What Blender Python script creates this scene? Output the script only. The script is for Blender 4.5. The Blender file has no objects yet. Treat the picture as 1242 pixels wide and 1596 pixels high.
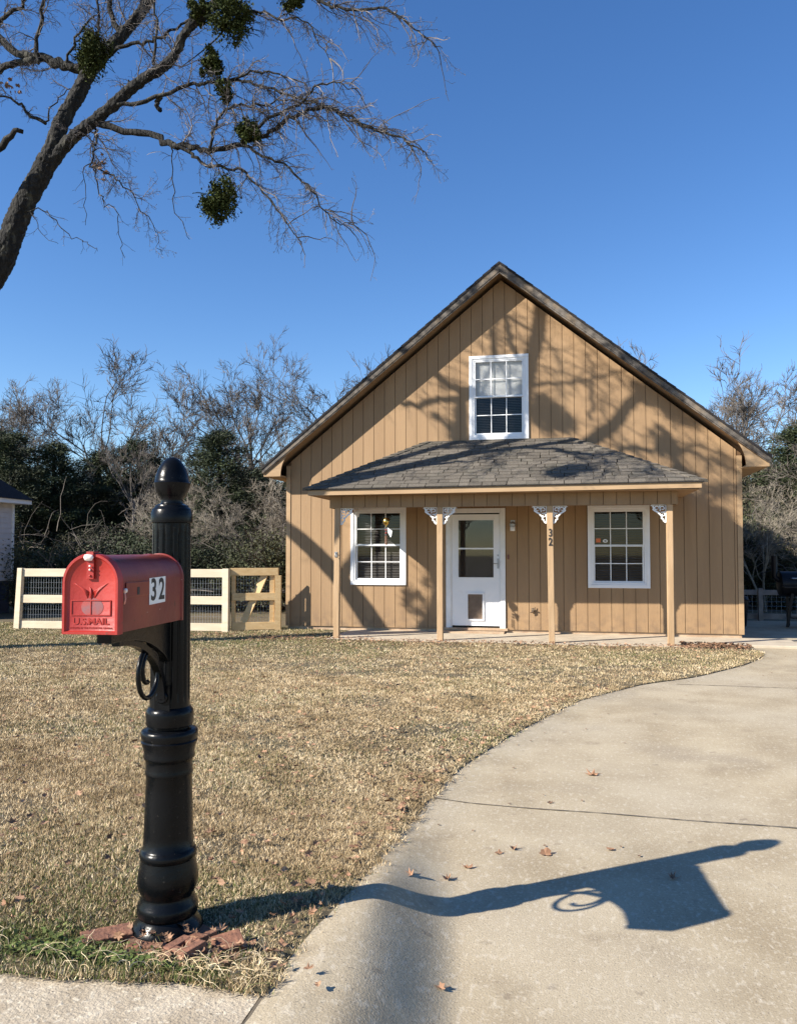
import bpy, math, random
import numpy as np
from mathutils import Vector, Matrix
random.seed(7); rng = np.random.default_rng(7)
R = math.radians
scene = bpy.context.scene
col = scene.collection
# ------------------------------------------------------------------ camera
cd = bpy.data.cameras.new('camera'); cam = bpy.data.objects.new('camera', cd); col.objects.link(cam)
cam.location = (0, 0, 1.5); cam.rotation_euler = (R(90 + 2.15), 0, R(11.9))
cd.sensor_fit = 'VERTICAL'; cd.sensor_height = 36; cd.lens = 1245 / 1596 * 36
cd.shift_y = 0.0096; cd.clip_start = .05; cd.clip_end = 2000
scene.camera = cam
# ------------------------------------------------------------------ light and sky
SUN = Vector((1.37, 1.0, -1.02)).normalized()
EL = math.asin(-SUN.z)
w = bpy.data.worlds.new('World'); scene.world = w; w.use_nodes = True
nt = w.node_tree; nt.nodes.clear()
sky = nt.nodes.new('ShaderNodeTexSky'); sky.sky_type = 'NISHITA'; sky.sun_disc = False
sky.sun_elevation = EL; sky.sun_rotation = math.atan2(-SUN.x, -SUN.y)
sky.air_density = 1.0; sky.dust_density = 0.0; sky.ozone_density = 3.0; sky.altitude = 100
bg = nt.nodes.new('ShaderNodeBackground'); bg.inputs[1].default_value = 0.086
wo = nt.nodes.new('ShaderNodeOutputWorld')
hs = nt.nodes.new('ShaderNodeHueSaturation'); hs.inputs['Saturation'].default_value = 1.22; hs.inputs['Hue'].default_value = .508; hs.inputs['Value'].default_value = 1.0
nt.links.new(sky.outputs[0], hs.inputs['Color']); nt.links.new(hs.outputs[0], bg.inputs[0]); nt.links.new(bg.outputs[0], wo.inputs[0])
sl = bpy.data.lights.new('sun', 'SUN'); sl.energy = 5.0; sl.angle = R(0.42); sl.color = (1, .93, .82)
so = bpy.data.objects.new('sun', sl); col.objects.link(so); so.location = (-20, -12, 18)
so.rotation_euler = SUN.to_track_quat('-Z', 'Y').to_euler()
scene.view_settings.view_transform = 'Standard'; scene.view_settings.look = 'None'
scene.view_settings.exposure = 1.12; scene.view_settings.gamma = 1
scene.cycles.max_bounces = 6; scene.cycles.transparent_max_bounces = 12

# ------------------------------------------------------------------ helpers
def tag(o, label=None, cat=None, group=None, kind=None):
    if label: o['label'] = label
    if cat: o['category'] = cat
    if group: o['group'] = group
    if kind: o['kind'] = kind
    return o
def thing(name, label, cat, loc=(0, 0, 0), rz=0, group=None):
    o = bpy.data.objects.new(name, None); o.empty_display_size = .2; col.objects.link(o)
    o.location = loc; o.rotation_euler = (0, 0, rz)
    return tag(o, label, cat, group)
def copy_tree(o, parent=None):
    c = o.copy(); col.objects.link(c)
    if parent: c.parent = parent
    for ch in list(o.children): copy_tree(ch, c)
    return c
ATT = {}
class M:
    def __init__(s): s.V = []; s.F = []; s.T = []; s.n = 0; s.sm = []
    def add(s, v, f, tint=.5):
        v = np.asarray(v, float).reshape(-1, 3); s.V.append(v)
        if isinstance(f, np.ndarray): s.F.append(f + s.n)
        else:
            by = {}
            for q in f: by.setdefault(len(q), []).append(q)
            for k in by: s.F.append(np.array(by[k], int) + s.n)
        t = np.empty(len(v)); t[:] = tint; s.T.append(t); s.n += len(v)
    def box(s, x0, x1, y0, y1, z0, z1, tint=.5):
        s.add([(x, y, z) for z in (z0, z1) for y in (y0, y1) for x in (x0, x1)],
              [(0, 2, 3, 1), (4, 5, 7, 6), (0, 1, 5, 4), (2, 6, 7, 3), (0, 4, 6, 2), (1, 3, 7, 5)], tint)
    def hexa(s, p, tint=.5):   # p: 8 points, bottom ring 0-3, top ring 4-7
        s.add(p, [(3, 2, 1, 0), (4, 5, 6, 7), (0, 1, 5, 4), (1, 2, 6, 5), (2, 3, 7, 6), (3, 0, 4, 7)], tint)
    def beam(s, a, b, wd, ht, tint=.5, up=(0, 0, 1)):
        a = Vector(a); b = Vector(b); d = (b - a).normalized(); up = Vector(up)
        x = d.cross(up).normalized() * wd / 2; y = x.cross(d).normalized() * ht / 2
        s.hexa([a - x - y, a + x - y, a + x + y, a - x + y, b - x - y, b + x - y, b + x + y, b - x + y], tint)
    def prism(s, pts, axis, a, b, tint=.5):  # polygon in the plane normal to axis, between a and b
        n = len(pts)
        def P(p, c): return (c, p[0], p[1]) if axis == 0 else (p[0], c, p[1]) if axis == 1 else (p[0], p[1], c)
        v = [P(p, a) for p in pts] + [P(p, b) for p in pts]
        s.add(v, [tuple(range(n)), tuple(range(2 * n - 1, n - 1, -1))] + [(i, i + n, (i + 1) % n + n, (i + 1) % n) for i in range(n)], tint)
    def tube(s, p, r, k=6, tint=.5, cap=True):
        p = np.asarray(p, float); n = len(p)
        r = np.broadcast_to(np.asarray(r, float), (n,))
        d = np.empty_like(p); d[1:-1] = p[2:] - p[:-2]; d[0] = p[1] - p[0]; d[-1] = p[-1] - p[-2]
        d /= np.linalg.norm(d, axis=1)[:, None] + 1e-9
        m = np.abs(d).mean(0); ref = np.eye(3)[int(np.argmin(m))]
        x = np.cross(d, ref); x /= np.linalg.norm(x, axis=1)[:, None] + 1e-9; y = np.cross(d, x)
        a = np.arange(k) / k * 2 * np.pi
        v = p[:, None] + r[:, None, None] * (np.cos(a)[None, :, None] * x[:, None] + np.sin(a)[None, :, None] * y[:, None])
        i = np.arange(n - 1)[:, None] * k; j = np.arange(k)[None]; j2 = (j + 1) % k
        f = np.stack([i + j, i + j2, i + k + j2, i + k + j], -1).reshape(-1, 4)
        s.add(v.reshape(-1, 3), f, tint)
        if cap and k > 3:
            s.F.append(np.array([list(range(k - 1, -1, -1)), list(range((n - 1) * k, n * k))]) + s.n - n * k)
    def lathe(s, prof, k=32, c=(0, 0, 0), tint=.5, flute=None):  # prof: (r, z)
        n = len(prof); a = np.arange(k) / k * 2 * np.pi
        v = np.empty((n, k, 3))
        for i, (r, z) in enumerate(prof):
            rr = r * np.ones(k)
            if flute: rr = rr - flute(a, r, z)
            v[i, :, 0] = c[0] + rr * np.cos(a); v[i, :, 1] = c[1] + rr * np.sin(a); v[i, :, 2] = c[2] + z
        i = np.arange(n - 1)[:, None] * k; j = np.arange(k)[None]; j2 = (j + 1) % k
        f = np.stack([i + j, i + j2, i + k + j2, i + k + j], -1).reshape(-1, 4)
        s.add(v.reshape(-1, 3), f, tint)
        s.F.append(np.array([list(range(k - 1, -1, -1)), list(range((n - 1) * k, n * k))]) + s.n - n * k)
    def xf(s, mat, start=0):
        A = np.array(mat)
        for i in range(start, len(s.V)): s.V[i] = s.V[i] @ A[:3, :3].T + A[:3, 3]
        return s
    def mesh(s, name, mat, smooth=False, sharp=None, off=(0, 0, 0)):
        me = bpy.data.meshes.new(name)
        V = np.concatenate(s.V) - np.array(off); me.vertices.add(len(V)); me.vertices.foreach_set('co', V.ravel())
        li = np.concatenate([f.ravel() for f in s.F]); sz = np.concatenate([np.full(len(f), f.shape[1]) for f in s.F])
        me.loops.add(len(li)); me.loops.foreach_set('vertex_index', li.astype(np.int32))
        st = np.concatenate([[0], np.cumsum(sz)[:-1]]); me.polygons.add(len(sz))
        me.polygons.foreach_set('loop_start', st.astype(np.int32)); me.polygons.foreach_set('loop_total', sz.astype(np.int32))
        me.update(calc_edges=True)
        at = me.attributes.new('tint', 'FLOAT', 'POINT'); at.data.foreach_set('value', np.concatenate(s.T).astype(np.float32))
        me.polygons.foreach_set('use_smooth', np.full(len(sz), bool(smooth)))
        me.validate()
        if smooth and sharp: me.set_sharp_from_angle(angle=R(sharp))
        me.materials.append(mat)
        return me
    def build(s, name, mat, parent=None, smooth=False, sharp=None, off=(0, 0, 0), loc=(0, 0, 0), rz=0):
        o = bpy.data.objects.new(name, s.mesh(name, mat, smooth, sharp, off)); col.objects.link(o)
        if parent: o.parent = parent
        o.location = loc; o.rotation_euler = (0, 0, rz)
        return o
def bevel(o, wd=.004, seg=2):
    m = o.modifiers.new('bevel', 'BEVEL'); m.width = wd; m.segments = seg; m.limit_method = 'ANGLE'; m.angle_limit = R(40)
    return o
def text(name, body, size, ext, mat, parent, mtx, xs=1.0, bold=0.0):
    cu = bpy.data.curves.new(name, 'FONT'); cu.body = body; cu.size = size; cu.extrude = ext
    cu.align_x = 'CENTER'; cu.align_y = 'CENTER'; cu.offset = bold
    t = bpy.data.objects.new(name, cu); col.objects.link(t); bpy.context.view_layer.update()
    me = bpy.data.meshes.new_from_object(t.evaluated_get(bpy.context.evaluated_depsgraph_get()))
    bpy.data.objects.remove(t)
    me.transform(mtx @ Matrix.Diagonal((xs, 1, 1, 1))); me.materials.clear(); me.materials.append(mat)
    o = bpy.data.objects.new(name, me); col.objects.link(o); o.parent = parent
    return o
def sstep(x, a, b):
    t = np.clip((np.asarray(x, float) - a) / (b - a), 0, 1); return t * t * (3 - 2 * t)

# ------------------------------------------------------------------ materials
def ramp(n, stops):
    r = n.nodes.new('ShaderNodeValToRGB'); e = r.color_ramp.elements
    while len(e) < len(stops): e.new(.5)
    for i, (p, c) in enumerate(stops): e[i].position = p; e[i].color = (*c, 1)
    return r
def mat(name, c1, c2=None, scale=6, rough=.7, bump=0, bscale=None, stretch=(1, 1, 1), tint=0, spec=.5, metal=0, detail=6,
        extra=None, lo=.35, hi=.65, dist=.01, sheen=0, trans=0):
    m = bpy.data.materials.new(name); m.use_nodes = True; n = m.node_tree; b = n.nodes['Principled BSDF']
    L = n.links.new
    b.inputs['Roughness'].default_value = rough; b.inputs['Metallic'].default_value = metal
    b.inputs['Specular IOR Level'].default_value = spec
    tc = n.nodes.new('ShaderNodeTexCoord'); mp = n.nodes.new('ShaderNodeMapping'); mp.inputs['Scale'].default_value = stretch
    L(tc.outputs['Object'], mp.inputs[0])
    nz = n.nodes.new('ShaderNodeTexNoise'); nz.inputs['Scale'].default_value = scale; nz.inputs['Detail'].default_value = detail
    L(mp.outputs[0], nz.inputs['Vector'])
    r = ramp(n, [(lo, c1), (hi, c2 or c1)]); L(nz.outputs[0], r.inputs[0]); out = r.outputs[0]
    if extra: out = extra(n, L, mp, out, b)
    if tint:
        a = n.nodes.new('ShaderNodeAttribute'); a.attribute_name = 'tint'
        mr = n.nodes.new('ShaderNodeMapRange'); mr.inputs[3].default_value = 1 - tint; mr.inputs[4].default_value = 1 + tint
        L(a.outputs['Fac'], mr.inputs[0])
        mx = n.nodes.new('ShaderNodeMix'); mx.data_type = 'RGBA'; mx.blend_type = 'MULTIPLY'; mx.inputs[0].default_value = 1
        L(out, mx.inputs[6]); L(mr.outputs[0], mx.inputs[7]); out = mx.outputs[2]
    L(out, b.inputs['Base Color'])
    if bump:
        n2 = n.nodes.new('ShaderNodeTexNoise'); n2.inputs['Scale'].default_value = bscale or scale * 6; n2.inputs['Detail'].default_value = 5
        L(mp.outputs[0], n2.inputs['Vector'])
        bp = n.nodes.new('ShaderNodeBump'); bp.inputs['Strength'].default_value = bump; bp.inputs['Distance'].default_value = dist
        L(n2.outputs[0], bp.inputs['Height']); L(bp.outputs[0], b.inputs['Normal'])
    return m
def layer(scale, lo, hi, c, kind='noise', fac=1.0, stretch=None, detail=3):
    """returns an 'extra' that mixes colour c over the base where a noise is high"""
    def f(n, L, mp, out, b):
        src = mp.outputs[0]
        if stretch:
            m2 = n.nodes.new('ShaderNodeMapping'); m2.inputs['Scale'].default_value = stretch; L(src, m2.inputs[0]); src = m2.outputs[0]
        if kind == 'noise':
            t = n.nodes.new('ShaderNodeTexNoise'); t.inputs['Scale'].default_value = scale; t.inputs['Detail'].default_value = detail; o = t.outputs[0]
        else:
            t = n.nodes.new('ShaderNodeTexVoronoi'); t.inputs['Scale'].default_value = scale; o = t.outputs['Distance']
        L(src, t.inputs['Vector'])
        mr = n.nodes.new('ShaderNodeMapRange'); mr.inputs[1].default_value = lo; mr.inputs[2].default_value = hi; mr.inputs[4].default_value = fac
        L(o, mr.inputs[0])
        mx = n.nodes.new('ShaderNodeMix'); mx.data_type = 'RGBA'; L(mr.outputs[0], mx.inputs[0]); L(out, mx.inputs[6]); mx.inputs[7].default_value = (*c, 1)
        return mx.outputs[2]
    return f
def splash(c, top, fac):   # mud splashed up the foot of the wall
    def f(n, L, mp, out, b):
        tc = n.nodes.new('ShaderNodeTexCoord'); sx = n.nodes.new('ShaderNodeSeparateXYZ'); L(tc.outputs['Object'], sx.inputs[0])
        mr = n.nodes.new('ShaderNodeMapRange'); mr.inputs[1].default_value = top; mr.inputs[2].default_value = .1; mr.inputs[4].default_value = fac; L(sx.outputs[2], mr.inputs[0])
        t = n.nodes.new('ShaderNodeTexNoise'); t.inputs['Scale'].default_value = 7; t.inputs['Detail'].default_value = 8; L(tc.outputs['Object'], t.inputs['Vector'])
        m2 = n.nodes.new('ShaderNodeMapRange'); m2.inputs[1].default_value = .42; m2.inputs[2].default_value = .62; L(t.outputs[0], m2.inputs[0])
        mu = n.nodes.new('ShaderNodeMath'); mu.operation = 'MULTIPLY'; L(mr.outputs[0], mu.inputs[0]); L(m2.outputs[0], mu.inputs[1])
        mx = n.nodes.new('ShaderNodeMix'); mx.data_type = 'RGBA'; L(mu.outputs[0], mx.inputs[0]); L(out, mx.inputs[6]); mx.inputs[7].default_value = (*c, 1)
        return mx.outputs[2]
    return f
def chain(*fs):
    def f(n, L, mp, out, b):
        for g in fs: out = g(n, L, mp, out, b)
        return out
    return f
TAN = (.37, .225, .105)
m_siding = mat('siding_paint', (.275, .172, .088), (.322, .206, .108), 3, .75, .25, 40, (1, 1, .12), tint=.07,
               extra=chain(layer(14, .55, .8, (.24, .155, .08), fac=.35, stretch=(1, 1, 3)), layer(1.1, .5, .75, (.235, .145, .075), fac=.45), layer(60, .72, .76, (.12, .07, .04), fac=.5), splash((.16, .105, .065), .55, .6)))
m_groove = mat('siding_groove', (.10, .055, .025), (.13, .07, .03), 5, .9)
m_trimtan = mat('tan_trim', (.33, .215, .115), (.40, .27, .15), 4, .7, .2, 30, (.3, 1, 1),
                extra=layer(9, .6, .72, (.22, .15, .09), fac=.6))
m_post = mat('post_paint', (.36, .235, .125), (.43, .29, .165), 5, .7, .25, 40, (3, 3, .4), extra=layer(7, .58, .75, (.30, .21, .12), fac=.6))
m_rake = mat('weathered_fascia', (.045, .038, .032), (.19, .165, .14), 9, .85, .4, 40, (1, 1, 1), extra=layer(5, .5, .65, (.22, .16, .10), fac=.6), lo=.35, hi=.75)
m_white = mat('white_vinyl', (.74, .75, .76), (.80, .80, .80), 3, .4, spec=.5, extra=layer(6, .6, .8, (.6, .58, .53), fac=.4))
m_whitewood = mat('white_painted_wood', (.72, .72, .70), (.8, .8, .79), 4, .5, extra=layer(12, .6, .8, (.5, .48, .43), fac=.4))
m_shingle = mat('asphalt_shingle', (.085, .074, .062), (.15, .132, .108), 60, .95, .6, 250, tint=.22, spec=.2,
                extra=layer(3, .5, .7, (.07, .07, .055), fac=.35), dist=.004)
m_shingled = mat('dark_shingle', (.018, .017, .018), (.035, .032, .033), 30, .95, .5, 200, tint=.12, spec=.2)
m_found = mat('foundation_concrete', (.36, .25, .16), (.46, .34, .23), 6, .9, .4, 40, extra=layer(4, .55, .7, (.28, .18, .12), fac=.6))
m_soffit = mat('soffit_paint', (.30, .18, .09), (.34, .21, .11), 4, .8)
m_dark = mat('dark_interior', (.02, .018, .016), (.035, .03, .028), 2, .95)
m_blind = mat('blind_slats', (.10, .09, .085), (.14, .13, .12), 5, .6)
m_blindw = mat('white_blind_slats', (.80, .80, .78), (.86, .86, .84), 5, .5)
m_black = mat('black_cast_metal', (.0025, .0030, .0038), (.004, .0047, .006), 8, .27, .10, 60, spec=.16,
              extra=chain(layer(5, .60, .8, (.02, .018, .016), fac=.3), layer(60, .68, .73, (.06, .055, .045), fac=.3)))
m_red = mat('faded_red_paint', (.29, .013, .009), (.36, .026, .018), 7, .46, .12, 50,
            extra=chain(layer(9, .56, .76, (.33, .060, .042), fac=.55), layer(26, .68, .73, (.16, .03, .02), fac=.7)))
m_redside = mat('worn_red_paint', (.15, .017, .012), (.22, .027, .018), 6, .40, .10, 40,
                extra=chain(layer(5, .50, .72, (.30, .075, .03), fac=.4), layer(30, .66, .71, (.06, .012, .008), fac=.8), layer(55, .74, .77, (.6, .5, .45), fac=.7)))
m_redwhite = mat('chipped_white_paint', (.75, .68, .64), (.6, .25, .2), 40, .5, .3, 80, lo=.45, hi=.6)
m_ink = mat('black_ink', (.012, .012, .014), None, 3, .5)
m_sticker = mat('white_sticker', (.72, .72, .70), (.80, .80, .78), 14, .4)
m_worn = mat('worn_blue_patch', (.33, .05, .042), (.22, .085, .09), 30, .55, lo=.4, hi=.6)
m_brick = mat('red_brick', (.13, .058, .036), (.24, .11, .065), 18, .9, .7, 60, extra=layer(8, .55, .7, (.16, .10, .07), fac=.7))
m_wood_new = mat('new_pine', (.56, .37, .17), (.64, .45, .23), 5, .7, .15, 30, (.5, 3, 3), extra=layer(7, .62, .7, (.38, .22, .10), fac=.6))
m_wood_pale = mat('pale_painted_pine', (.55, .455, .32), (.62, .53, .39), 4, .65, .15, 30, (.5, 3, 3), extra=layer(5, .6, .7, (.52, .40, .27), fac=.5))
m_wood_grey = mat('grey_weathered_wood', (.20, .17, .15), (.30, .26, .23), 6, .9, .3, 30)
m_wire = mat('galvanised_wire', (.42, .44, .46), None, 3, .4, metal=.6)
m_pipe = mat('pale_blue_pipe', (.50, .58, .62), (.42, .50, .55), 5, .4)
m_bark = mat('oak_bark', (.003, .0028, .0026), (.024, .022, .019), 16, .95, 1.0, 26, (1, 1, .35), lo=.35, hi=.75, dist=.05,
             extra=chain(layer(9, .56, .68, (.11, .105, .078), fac=.45), layer(22, .54, .64, (.004, .004, .004), fac=.85)))
m_twig = mat('grey_twig', (.06, .05, .046), (.18, .16, .15), 5, .85, tint=.5)
m_farbark = mat('far_bark', (.062, .052, .044), (.135, .115, .096), 3, .9, tint=.4)
m_palebark = mat('pale_bark', (.15, .13, .10), (.26, .225, .18), 5, .85, tint=.2)
m_mist = mat('mistletoe_leaf', (.020, .030, .009), (.050, .060, .017), 4, .8, tint=.55, spec=.1)
m_cedar = mat('cedar_foliage', (.016, .025, .009), (.038, .050, .016), 1.5, .8, tint=.6)
m_under = mat('olive_undergrowth', (.016, .018, .008), (.046, .044, .020), .9, .85, tint=.6)
m_shrub = mat('shrub_foliage', (.030, .036, .013), (.070, .072, .028), 1.5, .8, tint=.6)
m_brush = mat('dry_brush', (.040, .036, .022), (.085, .072, .044), .8, .9, tint=.5)
m_leaf = mat('dry_oak_leaf', (.15, .075, .040), (.34, .20, .115), 12, .75, tint=.5)
m_soil = mat('soil_and_thatch', (.05, .038, .020), (.17, .128, .068), 30, .95, .6, 120, extra=layer(1.2, .5, .65, (.06, .07, .025), fac=.4))
m_far = mat('far_ground', (.13, .10, .06), (.20, .16, .09), 2, .95)
m_blackmetal = mat('black_smoker_steel', (.004, .004, .006), (.008, .008, .011), 8, .4, spec=.2)
m_gold = mat('brass', (.65, .45, .12), (.5, .33, .08), 10, .25, metal=1)
m_lap = mat('pale_lap_siding', (.50, .47, .47), (.58, .55, .55), 4, .6)
m_navy = mat('dark_skirting', (.035, .040, .06), (.05, .055, .08), 5, .7)
m_orange = mat('orange_sticker', (.65, .16, .04), None, 3, .5)
m_metalgrey = mat('grey_metal', (.30, .30, .30), (.4, .4, .4), 8, .4, metal=.7)
m_carton = mat('violet_carton', (.10, .09, .24), (.16, .14, .32), 4, .6)

def concrete(name, joints):
    m = mat(name, (.29, .230, .146), (.42, .347, .232), 2.2, .88, .55, 140, detail=8, lo=.3, hi=.7, dist=.004,
            extra=chain(layer(.55, .42, .66, (.39, .335, .245), fac=.7), layer(.9, .55, .7, (.25, .205, .15), fac=.55, detail=7),
                        layer(38, .56, .68, (.50, .44, .34), fac=.55, stretch=(1, .5, 1)), layer(120, .62, .70, (.10, .085, .07), fac=.8), layer(.35, .56, .62, (.24, .195, .13), fac=.4, detail=9), layer(2.4, .62, .70, (.22, .17, .11), fac=.45, detail=8), layer(70, .55, .66, (.56, .49, .37), fac=.4), layer(11, .66, .74, (.17, .13, .09), fac=.5)))
    return m
m_drive = concrete('driveway_concrete', [])
m_curb = mat('curb_concrete', (.32, .262, .185), (.44, .375, .28), 9, .9, .9, 90, detail=8, dist=.006,
             extra=chain(layer(45, .56, .66, (.54, .48, .37), fac=.8), layer(75, .64, .70, (.10, .08, .06), fac=.8)))
m_slab = mat('porch_concrete', (.38, .32, .24), (.48, .41, .31), 4, .85, .3, 60)
m_joint = mat('joint_dirt', (.09, .072, .05), (.16, .13, .09), 20, .95)
def glassmat():
    m = bpy.data.materials.new('window_glass'); m.use_nodes = True; n = m.node_tree; n.nodes.clear()
    o = n.nodes.new('ShaderNodeOutputMaterial'); t = n.nodes.new('ShaderNodeBsdfTransparent'); t.inputs[0].default_value = (.90, .91, .92, 1)
    g = n.nodes.new('ShaderNodeBsdfGlossy'); g.inputs['Roughness'].default_value = .03; g.inputs[0].default_value = (.9, .9, .9, 1)
    lw = n.nodes.new('ShaderNodeLayerWeight'); pw = n.nodes.new('ShaderNodeMath'); pw.operation = 'POWER'; pw.inputs[1].default_value = 4.0; n.links.new(lw.outputs['Facing'], pw.inputs[0])
    fr = n.nodes.new('ShaderNodeMapRange'); fr.inputs[3].default_value = .03; fr.inputs[4].default_value = .8; n.links.new(pw.outputs[0], fr.inputs[0])
    mx = n.nodes.new('ShaderNodeMixShader'); n.links.new(fr.outputs[0], mx.inputs[0]); n.links.new(t.outputs[0], mx.inputs[1]); n.links.new(g.outputs[0], mx.inputs[2])
    n.links.new(mx.outputs[0], o.inputs[0]); return m
m_glass = glassmat()
def grassmat():
    m = bpy.data.materials.new('grass_blades'); m.use_nodes = True; n = m.node_tree; b = n.nodes['Principled BSDF']
    a = n.nodes.new('ShaderNodeAttribute'); a.attribute_name = 'tint'
    r = ramp(n, [(0, (.075, .115, .028)), (.18, (.14, .145, .05)), (.24, (.22, .155, .08)), (.5, (.44, .33, .19)), (.8, (.63, .50, .31)), (1, (.79, .66, .45))])
    n.links.new(a.outputs['Fac'], r.inputs[0]); n.links.new(r.outputs[0], b.inputs['Base Color'])
    b.inputs['Roughness'].default_value = .8; b.inputs['Specular IOR Level'].default_value = .2
    return m
m_grass = grassmat()

# ------------------------------------------------------------------ ground
EV = [-6, 2.33, 2.83, 3.3, 3.7, 4.1, 4.8, 5.58, 6.65, 8.22, 9.37, 10.0, 11.24, 12.0, 12.5, 12.9, 13.3]
EU = [-.91, -.91, -.89, -.875, -.872, -.87, -.83, -.725, -.44, .09, .81, 1.45, 2.26, 2.62, 2.78, 2.78, 2.66]
_fv = np.linspace(-6, 13.3, 400); _fu = np.interp(_fv, EV, EU)
_k = np.hanning(15); _k /= _k.sum(); _fs = np.convolve(np.pad(_fu, 7, mode='edge'), _k, 'valid')
def ue(v): return np.interp(v, _fv, _fs)
def Eh(v):   # height of the concrete at the lawn edge: a kerb near the street that dies away
    v = np.asarray(v, float)
    return (.02 + .140 * (1 - sstep(v, 2.5, 4.5))) * sstep(v, 1.72, 1.98)
def drive_z(u, v):
    d = u - ue(v); mid = np.interp(v, [2.0, 2.5, 3.3, 4.2], [.44, .40, .27, .12])
    lip = .020 * np.exp(-((d - .10) / .09) ** 2) * (1 - sstep(v, 3.2, 4.4)) * sstep(v, 1.9, 2.2)
    return Eh(v) * (1 - sstep(d, mid - .20, mid + .17)) + lip * .5
def lawn_z(u, v):
    u = np.asarray(u, float); v = np.asarray(v, float)
    far = .03 + .12 * (1 - sstep(v, 3, 12)); d = ue(v) - u
    k = sstep(d, 0, 1.3)
    e = np.maximum(Eh(v), .02)
    z = e * (1 - k) + far * k
    z = z - .052 * np.exp(-((u + 1.40) / .30) ** 2 - ((v - 2.68) / .22) ** 2)
    wf = 1 - sstep(v, 2.38, 2.48); z = z * (1 - wf) + np.maximum(z, .164) * wf
    return z + .004 * wf + .008 * (1 - wf) * np.sin(u * 2.3 + 1) * np.sin(v * 1.9) * k
def grid(U, V, Z, name, m, smooth=True, **kw):
    nv, nu = U.shape; b = M(); idx = np.arange(nv * nu).reshape(nv, nu)
    f = np.stack([idx[:-1, :-1], idx[:-1, 1:], idx[1:, 1:], idx[1:, :-1]], -1).reshape(-1, 4)
    b.add(np.stack([U, V, Z], -1).reshape(-1, 3), f); o = b.build(name, m, smooth=smooth); return tag(o, kind='structure')
b = M(); b.add([(-600, -300, -.09), (600, -300, -.09), (600, 900, -.09), (-600, 900, -.09)], [(0, 1, 2, 3)])
tag(b.build('ground', m_far), kind='structure')
# driveway sheet: rows in v, columns by distance from the lawn edge
vs = np.concatenate([np.linspace(-1.5, 1.6, 8), np.linspace(1.65, 5, 110), np.linspace(5.1, 13.3, 60)])
ds = np.concatenate([np.linspace(0, .95, 48), np.linspace(1.0, 3, 14), np.linspace(3.5, 16, 14)])
Vg, Dg = np.meshgrid(vs, ds, indexing='ij'); Ug = ue(Vg) + Dg
grid(Ug, Vg, drive_z(Ug, Vg) + .002 * np.sin(Ug * 1.1) * np.cos(Vg * .8), 'driveway', m_drive)
b = M(); b.add([(2.66, 13.3, -.0), (19, 13.3, 0), (19, 18.7, 0), (2.66, 18.7, 0)], [(0, 1, 2, 3)]); tag(b.build('patio', m_drive), kind='structure')
# kerb and street
vs = np.concatenate([[-8], np.linspace(-6, 1.6, 5), np.linspace(1.66, 2.345, 40)])
us = np.concatenate([np.linspace(-40, -4, 20), np.linspace(-3.9, -.916, 60)])
Vg, Ug = np.meshgrid(vs, us, indexing='ij')
Zg = .16 * sstep(Vg, 1.72, 1.98) - .01 * (Vg < 1.6)
grid(Ug, Vg, Zg, 'curb', m_curb)
b = M(); b.add([(-60, -12, -.02), (60, -12, -.02), (60, 1.75, -.02), (-60, 1.75, -.02)], [(0, 1, 2, 3)]); tag(b.build('street', m_curb), kind='structure')
# lawn sheet
vs = np.concatenate([[1.9], np.linspace(2.36, 5, 40), np.linspace(5.1, 13.3, 70), np.linspace(13.4, 25, 20)])
def lawn_edge(v): return np.where(v > 13.32, 1.6, ue(v) + .01)
def front(u): return 2.325 - .11 * np.clip(-1.2 - u, 0, 3) + .006 * np.sin(u * 9.1) + .006 * np.sin(u * 21.3 + 1)
dd = np.concatenate([np.linspace(0, 3, 40), np.linspace(3.2, 12, 30), np.linspace(13, 40, 10)])[::-1]
Vg, Dg = np.meshgrid(vs, dd, indexing='ij'); Ug = lawn_edge(Vg) - Dg
Vg = np.where(np.arange(len(vs))[:, None] == 0, front(Ug), Vg)
Zg = lawn_z(Ug, np.minimum(Vg, 13.3)) + .006
grid(Ug, Vg, Zg, 'lawn', m_soil)
b = M(); b.add([(1.6, 13.29, .018), (2.66, 13.29, .018), (2.66, 13.42, .018), (1.6, 13.42, .018)], [(0, 1, 2, 3)]); tag(b.build('soil_bed', m_soil), kind='structure')
# joints cut in the concrete: thin dirt filled strips
def strip(pts, wd, name='concrete_joint', jitter=.0):
    b = M(); P = np.array(pts); n = len(P); d = np.gradient(P, axis=0); d /= np.linalg.norm(d, axis=1)[:, None]; q = np.stack([-d[:, 1], d[:, 0]], 1)
    hw = wd / 2 * (1 + rng.uniform(-.45, .45, n))[:, None]
    A = P + q * hw; C = P - q * hw
    za = drive_z(A[:, 0], A[:, 1]) + .0045; zc = drive_z(C[:, 0], C[:, 1]) + .0045
    v = np.concatenate([np.c_[A, za], np.c_[C, zc]]); i = np.arange(n - 1)
    b.add(v, np.stack([i, i + 1, i + 1 + n, i + n], -1)); return tag(b.build(name, m_joint), kind='structure')
x = np.linspace(-.82, 9, 240); strip(np.c_[x, 4.81 - .035 * (x + .83) + .006 * np.sin(x * 7)], .011)
x = np.linspace(1.2, 9, 160); strip(np.c_[x, 9.55 + .01 * np.sin(x * 5)], .016)
b = M(); y = np.linspace(1.75, 2.33, 30); xx = -.913 + .012 * np.sin(y * 9) - .02 * (2.33 - y); hw = .006 + .003 * np.sin(y * 31)
zz = .16 * sstep(y, 1.72, 1.98) + .004; i = np.arange(29)
b.add(np.concatenate([np.c_[xx - hw, y, zz], np.c_[xx + hw, y, zz]]), np.stack([i, i + 30, i + 31, i + 1], -1)); tag(b.build('curb_joint', m_joint), kind='structure')
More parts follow.
